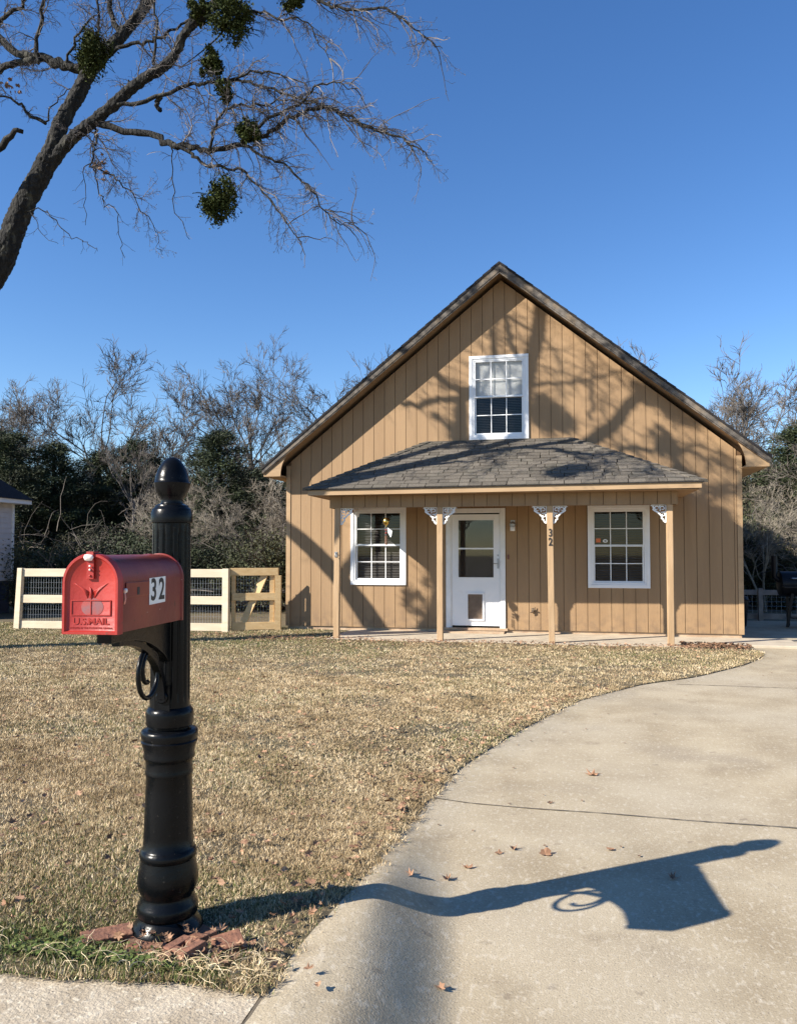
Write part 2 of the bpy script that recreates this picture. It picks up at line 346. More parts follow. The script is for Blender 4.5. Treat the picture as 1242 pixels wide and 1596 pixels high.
b = M(); b.box(-3.96, 1.70, 12.92, 14.52, -.05, .05); o = b.build('porch_slab', m_slab); bevel(o, .01); tag(o, kind='structure')
b = M(); b.box(1.703, 3.6, 13.42, 14.52, -.05, .042); o = b.build('walkway', m_slab); bevel(o, .01); tag(o, kind='structure')

# grass blades: nobody could count them
def blades(n_try, box, keep, h, wd, tintf, seedz=lawn_z):
    nt_ = n_try // 16; cu = rng.uniform(box[0], box[1], nt_); cv = rng.uniform(box[2], box[3], nt_); th = rng.uniform(.45, 1.25, nt_); tt = rng.normal(0, .11, nt_)
    ix = rng.integers(0, nt_, n_try); Dc = np.hypot(cu, cv)[ix]; sp_ = np.interp(Dc, [2.5, 6, 14], [.0085, .013, .022])
    ou = rng.normal(0, 1, n_try) * sp_; ov = rng.normal(0, 1, n_try) * sp_; loose = rng.uniform(0, 1, n_try) < .25
    u = np.where(loose, rng.uniform(box[0], box[1], n_try), cu[ix] + ou); v = np.where(loose, rng.uniform(box[2], box[3], n_try), cv[ix] + ov)
    k = keep(u, v); u = u[k]; v = v[k]; n = len(u); th = np.where(loose, .5, th[ix])[k]; tt = np.where(loose, -.12, tt[ix])[k]; ax = np.arctan2(ov, ou)[k]
    D = np.hypot(u, v); a = rng.uniform(0, 2 * np.pi, n); hh = h(u, v, D) * rng.uniform(.5, 1.3, n) * th; ww = wd(D) * rng.uniform(.6, 1.4, n)
    lean = rng.uniform(.15, 1.7, n); la = ax + rng.normal(0, .7, n)
    z = seedz(u, v)
    base = np.stack([u, v, z + .004], 1); sd = np.stack([np.cos(a), np.sin(a), np.zeros(n)], 1) * ww[:, None] / 2
    nrm = 1 / np.sqrt(1 + lean ** 2)
    tip = base + np.stack([np.cos(la) * lean, np.sin(la) * lean, np.ones(n)], 1) * (hh * nrm)[:, None]
    V = np.stack([base - sd, base + sd, tip], 1).reshape(-1, 3)
    t = tintf(u, v, n); t = np.where(t > .3, np.clip(t + tt, .3, 1), t)
    return V, np.repeat(t, 3)
_ph = rng.uniform(0, 6.28, (14, 2)); _fr = rng.uniform(.5, 3.2, (14, 2)) * rng.choice([-1, 1], (14, 2))
def patch(u, v, s=1.0):
    r = 0
    for i in range(14): r = r + np.sin(u * _fr[i, 0] * s + _ph[i, 0] + np.sin(v * _fr[i, 1] * s + _ph[i, 1])) * np.cos(v * _fr[i, 1] * s + _ph[i, 1])
    return r / 3.2
def tintf(u, v, n):
    p = patch(u, v); q = patch(u + 7, v - 3, 2.6); q2 = patch(u - 4, v + 9, 7.0)
    base = .60 + .15 * np.clip(q, -1, 1) + .08 * np.clip(p, -1, 1) + .11 * np.clip(q2, -1.3, 1.3) + rng.normal(0, .17, n)
    pg = np.clip(.05 + .16 * p, 0.01, .42)
    pg = pg + .65 * np.exp(-((v - 2.45) / .16) ** 2) * (u < -1.05)                     # green weeds along the kerb
    pg = pg + .30 * np.exp(-((u - 1.1) / 1.1) ** 2 - ((v - 11.6) / .6) ** 2)            # greener patch by the porch
    pg = pg + .32 * sstep(v, 9.5, 12.0) * (u < -2.5) + .12 * (v < 3.4)
    g = rng.uniform(0, 1, n) < pg
    br = rng.uniform(0, 1, n) < (.10 + .10 * (q > .5) + .25 * np.exp(-((u - .5) / 2.5) ** 2 - ((v - 12.2) / .7) ** 2))
    t = np.clip(base, .3, 1); t = np.where(br, rng.uniform(.2, .34, n), t); return np.where(g, rng.uniform(0, .2, n), t)
def keepf(dens):
    def f(u, v):
        D = np.hypot(u, v); q = rng.uniform(0, 1, len(u)) < dens(D)
        ok = (u < lawn_edge(v) - .012 + .018 * np.sin(v * 9) * np.sin(v * 23 + 1) + rng.normal(0, .03, len(u))) & (v > front(u) - .012 + rng.normal(0, .012, len(u)))
        vis = (u * .9785 + v * .2062) / np.maximum(v * .9785 - u * .2062, .1)
        ok &= (vis > -.75) & ((v < 12.9) | (u < -4))
        thin = patch(u * 1.3 + 5, v * 1.3 - 8, 1.7); ok &= rng.uniform(0, 1, len(u)) > .75 * sstep(thin, .35, 1.1)
        ok &= (np.hypot(u + 1.427, v - 2.715) > .135)
        return ok & q
    return f
hfn = lambda u, v, D: np.interp(D, [2.5, 5, 14], [.022, .026, .030]) * (1 + .35 * np.exp(-((v - 2.42) / .12) ** 2)) * (1 - .5 * np.exp(-((u + 1.38) / .28) ** 2 - ((v - 2.66) / .2) ** 2))
wfn = lambda D: np.interp(D, [2.5, 6, 14], [.0034, .0055, .0095])
parts = [blades(900000, (-4.5, -.6, 2.25, 5.2), keepf(lambda D: np.ones_like(D)), hfn, wfn, tintf),
         blades(800000, (-8.5, .6, 5.2, 9), keepf(lambda D: np.ones_like(D)), hfn, wfn, tintf),
         blades(700000, (-13, 3, 9, 14.6), keepf(lambda D: np.ones_like(D) * .8), hfn, wfn, tintf)]
V = np.concatenate([p[0] for p in parts]); T = np.concatenate([p[1] for p in parts])
b = M(); b.add(V, np.arange(len(V)).reshape(-1, 3), T)
tag(b.build('grass', m_grass), 'short straw coloured winter grass with green patches covering the front lawn', 'grass', kind='stuff')
# long dry stems straggling over the kerb edge round the mailbox base
b = M()
for i in range(300):
    if i < 190: u0 = min(rng.normal(-1.22, .16), -.97); v0 = rng.uniform(2.36, 2.55)
    else: u0 = rng.uniform(-2.4, -.95); v0 = rng.uniform(2.3, 2.42)
    a = rng.uniform(0, 6.28); l = rng.uniform(.03, .12); up = rng.uniform(.0, .35); z0 = float(lawn_z(u0, v0)) + .004
    if math.hypot(u0 + 1.427, v0 - 2.715) < .14: continue
    p = [(u0, v0, z0)]
    for j in range(1, 5):
        t = j / 4; a += rng.normal(0, .25); p.append((p[-1][0] + math.cos(a) * l / 4, p[-1][1] + math.sin(a) * l / 4, z0 + .02 + up * l * math.sin(t * 2.6)))
    b.tube(p, [.0008] * 4 + [.0005], 3, rng.choice([rng.uniform(.5, 1), rng.uniform(.05, .2)], p=[.8, .2]), cap=False)
for i in range(2600):   # clover-like weeds
    u0 = rng.uniform(-2.6, -1.15); v0 = 2.36 + abs(rng.normal(0, .10)); a = rng.uniform(0, 6.28); s_ = rng.uniform(.004, .010)
    z0_ = 0
    if rng.uniform() > .35 + .65 * (math.sin(u0 * 7) > -.2): continue
    z0 = float(lawn_z(u0, v0)) + rng.uniform(.008, .035); c = np.array([u0, v0, z0]); x = np.array([math.cos(a), math.sin(a), rng.normal(0, .3)]) * s_; y = np.array([-math.sin(a), math.cos(a), rng.normal(0, .3)]) * s_
    b.add([c - x, c - y, c + x, c + y], [(0, 1, 2, 3)], rng.uniform(0, .14))
tag(b.build('weeds', m_grass), 'straggling dry stems and green weeds along the kerb round the mailbox foot', 'weeds', kind='stuff')

# dead leaves
def leaf_geo(b, c, s, rz, tilt, curl, tint):
    """a lobed, curled oak leaf"""
    out = []; n = 14
    for i in range(n):
        a = i / n * 2 * math.pi; rr = (.50 + .35 * (1 if i % 2 == 0 else .2)) * rng.uniform(.62, 1.25)
        x = math.cos(a) * rr; y = math.sin(a) * rr * .62; out.append((x, y, curl * (y * y * 2.2 + x * x * .5) + rng.uniform(-.05, .05)))
    P = np.array([(0, 0, 0)] + out) * s * 1.3
    Rm = np.array(Matrix.Rotation(rz, 3, 'Z') @ Matrix.Rotation(tilt, 3, 'X')); P = P @ Rm.T + np.array(c)
    b.add(P, [(0, i + 1, (i + 1) % n + 1) for i in range(n)], tint)
b = M(); cnt = 0
def sc(u, v, s=None, lift=.026):
    D = math.hypot(u, v); leaf_geo(b, (u, v, float(lawn_z(u, v)) + lift + .012 * (v > 6) + rng.uniform(0, .014)), s or rng.uniform(.010, .026), rng.uniform(0, 6.28), rng.normal(0, .5), rng.uniform(.1, .9), rng.uniform(.1, 1))
for i in range(1700):
    v = 2.4 + 10.8 * rng.uniform() ** .8; u = rng.uniform(-.62 * v - 1, float(ue(v)) - .05)
    sc(u, v)
for i in range(1500): u = rng.uniform(-5.2, 2.6); v = 12.9 - abs(rng.normal(0, .35)); sc(min(u, float(ue(v)) - .05), v)
for i in range(260): v = rng.uniform(2.4, 9); sc(float(ue(v)) - abs(rng.normal(0, .12)) - .02, v, lift=.02)
for i in range(380): sc(rng.uniform(-9, -5), 13.2 - abs(rng.normal(0, .3)), lift=.02)
for i in range(380): leaf_geo(b, (rng.uniform(1.72, 2.72), rng.uniform(12.9, 13.41), .045 + rng.uniform(0, .03)), rng.uniform(.02, .04), rng.uniform(0, 6.28), rng.normal(0, .6), .5, rng.uniform(0, .6))
for i in range(60): leaf_geo(b, (rng.normal(-1.22, .17), rng.normal(2.52, .08), .175 + rng.uniform(0, .02)), rng.uniform(.014, .024), rng.uniform(0, 6.28), rng.normal(0, .25), .5, rng.uniform(.1, .8))
for i in range(60):
    D = rng.uniform(4, 13); u = float(ue(D)) + abs(rng.normal(0, .5)) + .05; s_ = rng.uniform(.006, .014)
    leaf_geo(b, (u, D, float(drive_z(u, D)) + .006), s_, rng.uniform(0, 6.28), 0, .3, rng.uniform(0, .5))
tag(b.build('leaf_litter', m_leaf), 'scattered brown dead leaves over the lawn and along the porch edge', 'leaves', kind='stuff')
LV = [(.151, 5.582, .050, 'curled brown oak leaf alone on the driveway beyond the cross joint'),
      (-.276, 4.119, .030, 'dead leaf on the driveway, upper of the pair beside the biggest flat leaf'),
      (-.344, 4.043, .022, 'small crumpled leaf just left of the pair above the mailbox shadow'),
      (-.116, 4.083, .040, 'flat tan oak leaf with a dark shadow, broadest of the driveway row'),
      (.201, 4.21, .024, 'small curled leaf, rightmost of the row of leaves above the mailbox shadow'),
      (-.474, 3.827, .030, 'dark brown curled leaf midway up the diagonal line of driveway leaves'),
      (-.546, 3.668, .030, 'reddish crumpled leaf second from the kerb dip on the driveway'),
      (-.692, 3.559, .032, 'dark standing leaf lying in the shaded dip beside the kerb flare'),
      (-.431, 2.745, .022, 'small dark leaf alone near the bottom edge of the driveway'),
      (.459, 3.902, .028, 'faint dead leaf lying inside the shadow of the mailbox post'),
      (-.115, 4.909, .020, 'tiny dark leaf lying just past the cross joint of the driveway')]
for u, v, s_, lab in LV:
    b = M(); leaf_geo(b, (0, 0, 0), s_, rng.uniform(0, 6.28), rng.normal(0, .35), rng.uniform(.5, 1.1), rng.uniform(.3, .9))
    zc = float(drive_z(u, v)); zmin = b.V[0][:, 2].min()
    b.tube([(0, 0, 0), (s_ * 1.1, s_ * .3, .004), (s_ * 1.5, s_ * .4, .01)], .0008, 3, .3, cap=False)
    o = b.build('fallen_leaf', m_leaf, loc=(u, v, zc - zmin + .003)); tag(o, lab, 'leaf', 'dead leaves lying on the driveway')

# ------------------------------------------------------------------ house
HS = thing('house', 'tan wood sided house with steep gable roof and a four post front porch', 'house', (-1.16, 14.48, 0))
HO = (-1.16, 14.48, 0)
UL, UR, UC, VW, VB = -5.225, 2.905, -1.145, 14.48, 23.5
APEX, SL = 6.67, .806
def roof(u): return APEX - SL * abs(u - UC)
def cols(b, u0, u1, zlo, top, holes, y0, y1, tint=.5):
    br = sorted({u0, u1} | {e for h in holes for e in h[:2] if u0 < e < u1} | ({UC} if u0 < UC < u1 else set()))
    for a, c in zip(br[:-1], br[1:]):
        if c - a < 1e-4: continue
        m = (a + c) / 2; iv = []; z = zlo(m) if callable(zlo) else zlo
        for h in sorted([h for h in holes if h[0] < m < h[1]], key=lambda h: h[2]):
            if h[2] > z: iv.append((z, z, h[2], h[2]))
            z = h[3]
        iv.append((z, z, top(a), top(c)))
        for zl, zl2, za, zc in iv:
            if za - zl < .002: continue
            b.hexa([(a, y0, zl), (c, y0, zl2), (c, y1, zl2), (a, y1, zl), (a, y0, za), (c, y0, zc), (c, y1, zc), (a, y1, za)], tint)
WIN = [(-3.963, -2.906, .885, 2.332), (.355, 1.404, .867, 2.316), (-1.729, -.657, 3.535, 5.075)]
holes = [(a + .07, c - .07, d + .07, e - .07) for a, c, d, e in WIN] + [(-2.09, -1.16, -1, 2.21)]
wtop = lambda u: roof(u) - .22
b = M(); cols(b, UL, UR, .11, wtop, holes, VW + .012, VW + .09); wall_b = b.build('wall_backing', m_groove, HS, off=HO)
b = M(); p = .2035; u = UL + .075
k = 0
while u < UR - .075:
    e = min(u + p, UR - .075)
    cols(b, u + .0045, e - .0045, .105, wtop, holes, VW, VW + .013, float(rng.uniform(.2, .8))); u = e
front_wall = b.build('wall', m_siding, HS, off=HO)
for a_, c_ in ((UL - .012, UL + .072), (UR - .072, UR + .012)): b = M(); b.box(a_, c_, VW - .012, VW + .02, .10, wtop(UL) - .02); b.build('corner_board', m_trimtan, HS, off=HO)
b = M()
b.box(UL, UL + .09, VW + .09, VB, .105, roof(UL) - .2); b.box(UR - .09, UR, VW + .09, VB, .105, roof(UR) - .2)
cols(b, UL + .09, UR - .09, .105, wtop, [], VB - .09, VB); b.build('side_wall', m_siding, HS, off=HO)
b = M(); b.box(UL + .02, UR - .02, VW + .03, VB - .02, -.3, .104); b.build('foundation', m_found, HS, off=HO)
b = M(); b.box(UL + .1, UR - .1, VW + .095, VB - .1, .11, .2); b.box(UL + .1, UR - .1, VW + .095, VB - .1, 2.65, 2.75)
b.box(-2.5, -.2, VW + 2.2, VW + 2.3, .2, 2.6); b.box(-2.3, 0, VW + 2.2, VW + 2.3, 2.76, 5.2)
b.build('interior', m_dark, HS, off=HO)
# main roof
VF = 14.13; HALF = 4.46
b = M(); 
for s in (-1, 1):
    x1 = UC + s * HALF; pr = [(UC, APEX), (x1, APEX - SL * HALF), (x1, APEX - SL * HALF - .05), (UC, APEX - .05)]
    n = 30
    for i in range(n):   # courses
        a0, a1 = i / n, (i + 1) / n; xa = UC + s * HALF * a0; xb = UC + s * HALF * a1; za = APEX - SL * HALF * a0; zb = APEX - SL * HALF * a1
        b.prism([(xa, za + .006), (xb, zb + .018), (xb, zb - .035), (xa, za - .035)], 1, VF - .02, VB + .3, float(rng.uniform()))
b.build('roof', m_shingled, HS, off=HO)
b = M()
for s in (-1, 1):
    x1 = UC + s * (HALF - .02); z1 = APEX - SL * (HALF - .02)
    b.prism([(UC, APEX - .04), (x1, z1 - .04), (x1, z1 - .115), (UC, APEX - .115)], 1, VF + .03, VB + .25)
b.build('roof_deck', m_soffit, HS, off=HO)
b = M()
for s in (-1, 1):
    x1 = UC + s * (HALF - .01); z1 = APEX - SL * (HALF - .01)
    b.prism([(UC, APEX - .037), (x1, z1 - .037), (x1, z1 - .115), (UC, APEX - .165)], 1, VF - .006, VF + .028)
    x2 = UC + s * (HALF - .03); z2 = APEX - SL * (HALF - .03)
    b.prism([(UC, APEX - .166), (x2, z2 - .125), (x2, z2 - .14), (UC, APEX - .20)], 1, VF + .004, VF + .026)
b.build('rake_board', m_rake, HS, off=HO)
for s, xw in ((-1, UL), (1, UR)):   # boxed eave returns with scooped inner edge
    b = M()
    x1 = UC + s * (HALF - .05); zb = APEX - SL * HALF - .16; xi = xw - s * .10
    top = lambda x: APEX - SL * abs(x - UC) - .165
    pts = [(x1, zb), (xw + s * .02, zb - .0)]
    for i in range(7): t = i / 6; pts.append((xw + s * .02 - s * .03 * t - s * .09 * t * t, zb + .02 + (top(xi) - zb - .02) * t ** .8))
    pts.append((x1, top(x1) + .02))
    b.prism(pts, 1, VF + .03, VF + .05)
    b.box(min(x1, xw + s * .0), max(x1, xw + s * .0), VF + .05, VB, zb, zb + .02)
    b.box(min(x1, x1 + s * .02), max(x1, x1 + s * .02), VF + .03, VB, zb, APEX - SL * HALF - .04)
    b.build('eave_return', m_trimtan, HS, off=HO)

def window(a, c, z0, z1, bright=False):
    W = M(); t = .058; y = VW
    W.box(a, c, y - .03, y + .0, z1 - t, z1); W.box(a, c, y - .03, y + .0, z0, z0 + t)
    W.box(a, a + t, y - .03, y + .0, z0 + t, z1 - t); W.box(c - t, c, y - .03, y + .0, z0 + t, z1 - t)
    fr = W.build('window', m_white, HS, off=HO); bevel(fr, .004)
    W = M(); a1, c1, d1, e1 = a + t, c - t, z0 + t, z1 - t; f = .035
    W.box(a1 - .01, a1 + f, y - .018, y + .06, d1 - .01, e1 + .01); W.box(c1 - f, c1 + .01, y - .018, y + .06, d1 - .01, e1 + .01)
    W.box(a1 + f, c1 - f, y - .018, y + .06, d1 - .01, d1 + f); W.box(a1 + f, c1 - f, y - .018, y + .06, e1 - f, e1 + .01)
    bevel(W.build('frame', m_white, fr), .003).location = (0, 0, 0)
    fr.children[-1].data.transform(Matrix.Translation(-Vector(HO)))
    mid = (d1 + e1) / 2 + .02
    def sash(zz0, zz1, yy, s_, nm):
        S = M(); A, C = a1 + f + .001, c1 - f - .001
        S.box(A, A + s_, yy, yy + .025, zz0, zz1); S.box(C - s_, C, yy, yy + .025, zz0, zz1)
        S.box(A + s_, C - s_, yy, yy + .025, zz0, zz0 + s_); S.box(A + s_, C - s_, yy, yy + .025, zz1 - s_, zz1)
        g0, g1, h0, h1 = A + s_, C - s_, zz0 + s_, zz1 - s_
        for i in (1, 2): x = g0 + (g1 - g0) * i / 3; S.box(x - .008, x + .008, yy + .006, yy + .018, h0, h1)
        zc = (h0 + h1) / 2
        for i in range(3): xa = g0 + (g1 - g0) * i / 3 + (.008 if i else 0); xb = g0 + (g1 - g0) * (i + 1) / 3 - (.008 if i < 2 else 0); S.box(xa, xb, yy + .006, yy + .018, zc - .008, zc + .008)
        bevel(S.build(nm, m_white, fr, off=HO), .002)
        G = M(); G.add([(g0 - .004, yy + .020, h0 - .004), (g1 + .004, yy + .020, h0 - .004), (g1 + .004, yy + .020, h1 + .004), (g0 - .004, yy + .020, h1 + .004)], [(0, 1, 2, 3)])
        G.build('pane', m_glass, fr, off=HO)
    sash(mid - .02, e1 - f, y - .012, .022, 'upper_sash'); sash(d1 + f, mid + .018, y + .014, .03, 'lower_sash')
    Bl = M(); z = mid - .02 if bright else d1 + .06
    tilt = .010 if not bright else .012; y = y - (.043 if bright else 0)
    while z < e1 - f - .02:
        Bl.hexa([(a1 + .04, y + .085, z), (c1 - .04, y + .085, z), (c1 - .04, y + .105, z + tilt), (a1 + .04, y + .105, z + tilt),
                 (a1 + .04, y + .085, z + .0015), (c1 - .04, y + .085, z + .0015), (c1 - .04, y + .105, z + tilt + .0015), (a1 + .04, y + .105, z + tilt + .0015)])
        z += .030 if not bright else .0165
    if bright:
        Bl.box(a1 + .03, c1 - .03, y + .108, y + .112, mid - .02, e1 - .03)
        z = d1 + .08
    Bl.build('blind', m_blindw if bright else m_blind, fr, off=HO)
    if bright:
        Bl = M()
        while z < mid - .04: Bl.box(a1 + .04, c1 - .04, y + .086, y + .098, z, z + .0015); z += .03
        Bl.build('blind', m_blind, fr, off=HO)
    return fr
fl = window(*WIN[0]); fr_ = window(*WIN[1]); fu = window(*WIN[2], bright=True)
b = M(); b.box(.50, .575, VW - .004, VW - .001, 1.665, 1.735); b.build('sticker', m_orange, fr_, off=HO)
b = M(); b.lathe([(.001, 0), (.042, .001), (.042, .003), (.001, .004)], 20); b.xf(Matrix.Translation((.655, VW - .001, 1.69)) @ Matrix.Rotation(R(90), 4, 'X') @ Matrix.Diagonal((1, .7, 1, 1))); b.build('sticker', m_sticker, fr_, off=HO)
b = M(); b.lathe([(.001, 0), (.022, .001), (.022, .002), (.001, .003)], 16); b.xf(Matrix.Translation((.655, VW - .0045, 1.69)) @ Matrix.Rotation(R(90), 4, 'X') @ Matrix.Diagonal((1, .5, 1, 1))); b.build('sticker', m_navy, fr_, off=HO)

# door
b = M(); t = .085
a, c, z0, z1 = -2.163, -1.087, .125, 2.29
b.box(a, a + t, VW - .028, VW + .05, z0, z1); b.box(c - t, c, VW - .028, VW + .05, z0, z1); b.box(a + t, c - t, VW - .028, VW + .05, z1 - t, z1)
b.box(a + t, a + t + .02, VW - .012, VW + .09, z0, z1 - t); b.box(c - t - .02, c - t, VW - .012, VW + .09, z0, z1 - t)
door_fr = bevel(b.build('door_frame', m_whitewood, HS, off=HO), .005)
b = M(); A, C, Z0, Z1 = -2.056, -1.194, .165, 2.18; g = (-1.938, -1.301, 1.038, 2.074); pd = (-1.766, -1.501, .285, .733); y0, y1 = VW + .002, VW + .036
b.box(A, g[0], y0, y1, Z0, Z1); b.box(g[1], C, y0, y1, Z0, Z1); b.box(g[0], g[1], y0, y1, g[3], Z1); b.box(g[0], g[1], y0, y1, pd[3], g[2])
b.box(g[0], pd[0], y0, y1, Z0, pd[3]); b.box(pd[1], g[1], y0, y1, Z0, pd[3]); b.box(pd[0], pd[1], y0, y1, Z0, pd[2])
door = b.build('door', m_white, HS, off=HO)
b = M(); b.box(g[0], g[1], y0 - .006, y0 + .004, 1.545, 1.572)
for q in ((g[0] - .018, g[0], g[2] - .018, g[3] + .018), (g[1], g[1] + .018, g[2] - .018, g[3] + .018)): b.box(q[0], q[1], y0 - .008, y0 - .001, q[2], q[3])
b.box(g[0], g[1], y0 - .008, y0 - .001, g[2] - .018, g[2]); b.box(g[0], g[1], y0 - .008, y0 - .001, g[3], g[3] + .018)
b.build('window_frame', m_white, door, off=HO)
b = M(); b.box(g[0] - .01, g[1] + .01, y0 + .012, y0 + .016, g[2] - .01, g[3] + .01); b.build('pane', m_glass, door, off=HO)
b = M(); b.box(A, C, y1 + .04, y1 + .06, Z0, Z1); b.build('inner_door', m_dark, door, off=HO)
b = M(); e = .028
b.box(pd[0] - e, pd[0], y0 - .02, y0 - .001, pd[2] - e, pd[3] + e); b.box(pd[1], pd[1] + e, y0 - .02, y0 - .001, pd[2] - e, pd[3] + e)
b.box(pd[0], pd[1], y0 - .02, y0 - .001, pd[2] - e, pd[2]); b.box(pd[0], pd[1], y0 - .02, y0 - .001, pd[3], pd[3] + e)
b.build('pet_door_frame', m_white, door, off=HO)
b = M(); b.box(pd[0], pd[1], y0 + .01, y0 + .018, pd[2], pd[3], .4); b.build('pet_door_flap', mat('smoked_flap', (.11, .075, .05), (.16, .11, .075), 10, .5), door, off=HO)
b = M(); b.box(-1.235, -1.205, y0 - .018, y0 - .001, 1.20, 1.38); b.tube([(-1.22, y0 - .015, 1.29), (-1.22, y0 - .05, 1.29), (-1.30, y0 - .055, 1.29)], .008, 8); b.box(-1.232, -1.208, y0 - .012, y0 - .001, 1.42, 1.45)
b.build('handle', m_metalgrey, door, off=HO)
b = M(); b.box(-2.20, -1.05, VW - .04, VW + .09, .085, .128); b.build('threshold', m_found, HS, off=HO)
b = M(); b.box(-2.3, -1.1, VW - .26, VW - .03, .05, .075); b.build('doorstep', m_found, HS, off=HO)

# porch roof
PE = [(-4.225, 12.65, 2.535), (2.005, 12.65, 2.565), (.03, 14.48, 3.525), (-2.47, 14.48, 3.525)]
b = M()
def courses(b, P0, P1, P2, P3, n):
    P0, P1, P2, P3 = map(Vector, (P0, P1, P2, P3)); nrm = (P1 - P0).cross(P3 - P0).normalized()
    if nrm.z < 0: nrm = -nrm
    for i in range(n):
        t0, t1 = i / n, min((i + 1.12) / n, 1); A0 = P0.lerp(P3, t0); A1 = P1.lerp(P2, t0); B0 = P0.lerp(P3, t1); B1 = P1.lerp(P2, t1)
        L = (A1 - A0).length; x = 0; cuts = [0]
        off = rng.uniform(.05, .25); x = off
        while x < L - .06: cuts.append(x / L); x += rng.uniform(.12, .30)
        cuts.append(1)
        for c0, c1 in zip(cuts[:-1], cuts[1:]):
            gp = .004 / max(L, .1); e0 = c0 + gp if c0 else 0; e1 = c1 - gp if c1 < 1 else 1
            lift = .013 + rng.uniform(-.003, .003); drop = (P0 - P3).normalized() * rng.uniform(-.004, .012)
            # keep vertical butt lines: position along the eave, clipped by the hips
            q = [A0.lerp(A1, e0) + drop, A0.lerp(A1, e1) + drop]
            d = (A1 - A0).normalized(); xa = (q[0] - A0).dot(d); xb = (q[1] - A0).dot(d); lo = (B0 - A0).dot(d); hi = (B1 - A0).dot(d)
            up = (P3 - P0); upn = (up - d * up.dot(d)); hgt = (B0 - A0); hp = hgt - d * hgt.dot(d)
            ua = min(max(xa, lo), hi); ub = min(max(xb, lo), hi)
            r = [A0 + hp + d * ub, A0 + hp + d * ua]
            tp = [q[0] + nrm * lift, q[1] + nrm * lift, r[0] + nrm * .004, r[1] + nrm * .004]
            bt = [q[0], q[1], r[0], r[1]]
            b.hexa(bt + tp, float(rng.uniform()))
courses(b, *PE, 15)
courses(b, (-4.225, 14.48, 2.535), PE[0], PE[3], (-2.47, 14.479, 3.525), 15)
courses(b, PE[1], (2.005, 14.48, 2.565), (.03, 14.479, 3.525), PE[2], 15)
pr = b.build('porch_roof', m_shingle, HS, off=HO)
b = M()
for A, B in ((PE[0], PE[3]), (PE[1], PE[2])):
    A, B = Vector(A), Vector(B)
    for i in range(16):
        p, q = A.lerp(B, i / 16), A.lerp(B, (i + 1.1) / 16)
        b.hexa([p + Vector((-.075, 0, -.02)), p + Vector((.075, 0, -.02)), q + Vector((.075, 0, -.02)), q + Vector((-.075, 0, -.02)),
                p + Vector((-.06, -.02, .026)), p + Vector((.06, -.02, .026)), q + Vector((.06, 0, .012)), q + Vector((-.06, 0, .012))], float(rng.uniform(.3, .8)))
b.box(-2.50, .06, VW - .04, VW - .001, 3.512, 3.53, .3)
b.build('hip_cap', m_shingle, pr, off=HO)
b = M()   # drip edge, fascia and soffit
b.hexa([(-4.235, 12.64, 2.522), (2.015, 12.64, 2.552), (2.015, 14.479, 2.552), (-4.235, 14.479, 2.522), (-4.235, 12.64, 2.534), (2.015, 12.64, 2.564), (2.015, 14.479, 2.564), (-4.235, 14.479, 2.534)])
b.build('roof_edge', m_shingled, pr, off=HO)
b = M(); zA, zB = 2.52, 2.55
b.hexa([(-4.205, 12.665, zA - .085), (1.985, 12.665, zB - .085), (1.985, 12.69, zB - .085), (-4.205, 12.69, zA - .085), (-4.205, 12.665, zA), (1.985, 12.665, zB), (1.985, 12.69, zB), (-4.205, 12.69, zA)])
for x, z in ((-4.205, zA), (1.96, zB)): b.box(x, x + .025, 12.692, 14.478, z - .085, z)
b.build('fascia', m_trimtan, pr, off=HO)
b = M(); b.box(-4.175, 1.955, 12.692, 14.476, 2.445, 2.455); b.build('porch_ceiling', m_soffit, pr, off=HO)
b = M(); u = -3.915
while u < 1.67:
    e = min(u + .2035, 1.675); b.box(u + .004, e - .004, 12.968, 12.985, 2.238, 2.444, float(rng.uniform(.2, .8))); u = e
b.box(-3.925, -3.908, 12.985, 14.47, 2.238, 2.444); b.box(1.668, 1.685, 12.985, 14.47, 2.238, 2.444)
hb = b.build('porch_beam', m_siding, HS, off=HO)
b = M(); b.box(-3.905, 1.665, 12.986, 13.07, 2.25, 2.444); b.build('beam_core', m_groove, hb, off=HO)

# porch posts with gingerbread brackets (each post a part, its brackets sub-parts)
def ribbon(b, pts, wd, y0, y1):
    P = np.array(pts, float); n = len(P); d = np.gradient(P, axis=0); d /= np.linalg.norm(d, axis=1)[:, None]; q = np.stack([-d[:, 1], d[:, 0]], 1)
    w_ = np.broadcast_to(np.asarray(wd, float), (n,))[:, None] / 2; A = P + q * w_; C = P - q * w_
    v = np.concatenate([np.c_[A[:, 0], np.full(n, y0), A[:, 1]], np.c_[C[:, 0], np.full(n, y0), C[:, 1]], np.c_[A[:, 0], np.full(n, y1), A[:, 1]], np.c_[C[:, 0], np.full(n, y1), C[:, 1]]])
    i = np.arange(n - 1); f = [np.stack(s_, -1) for s_ in ((i, i + 1, i + 1 + n, i + n), (i + 2 * n, i + 3 * n, i + 1 + 3 * n, i + 1 + 2 * n), (i, i + 2 * n, i + 1 + 2 * n, i + 1), (i + n, i + 1 + n, i + 1 + 3 * n, i + 3 * n))]
    b.add(v, np.concatenate(f))
    b.add(v[[0, n, 3 * n, 2 * n, n - 1, 2 * n - 1, 4 * n - 1, 3 * n - 1]], [(0, 1, 2, 3), (7, 6, 5, 4)])
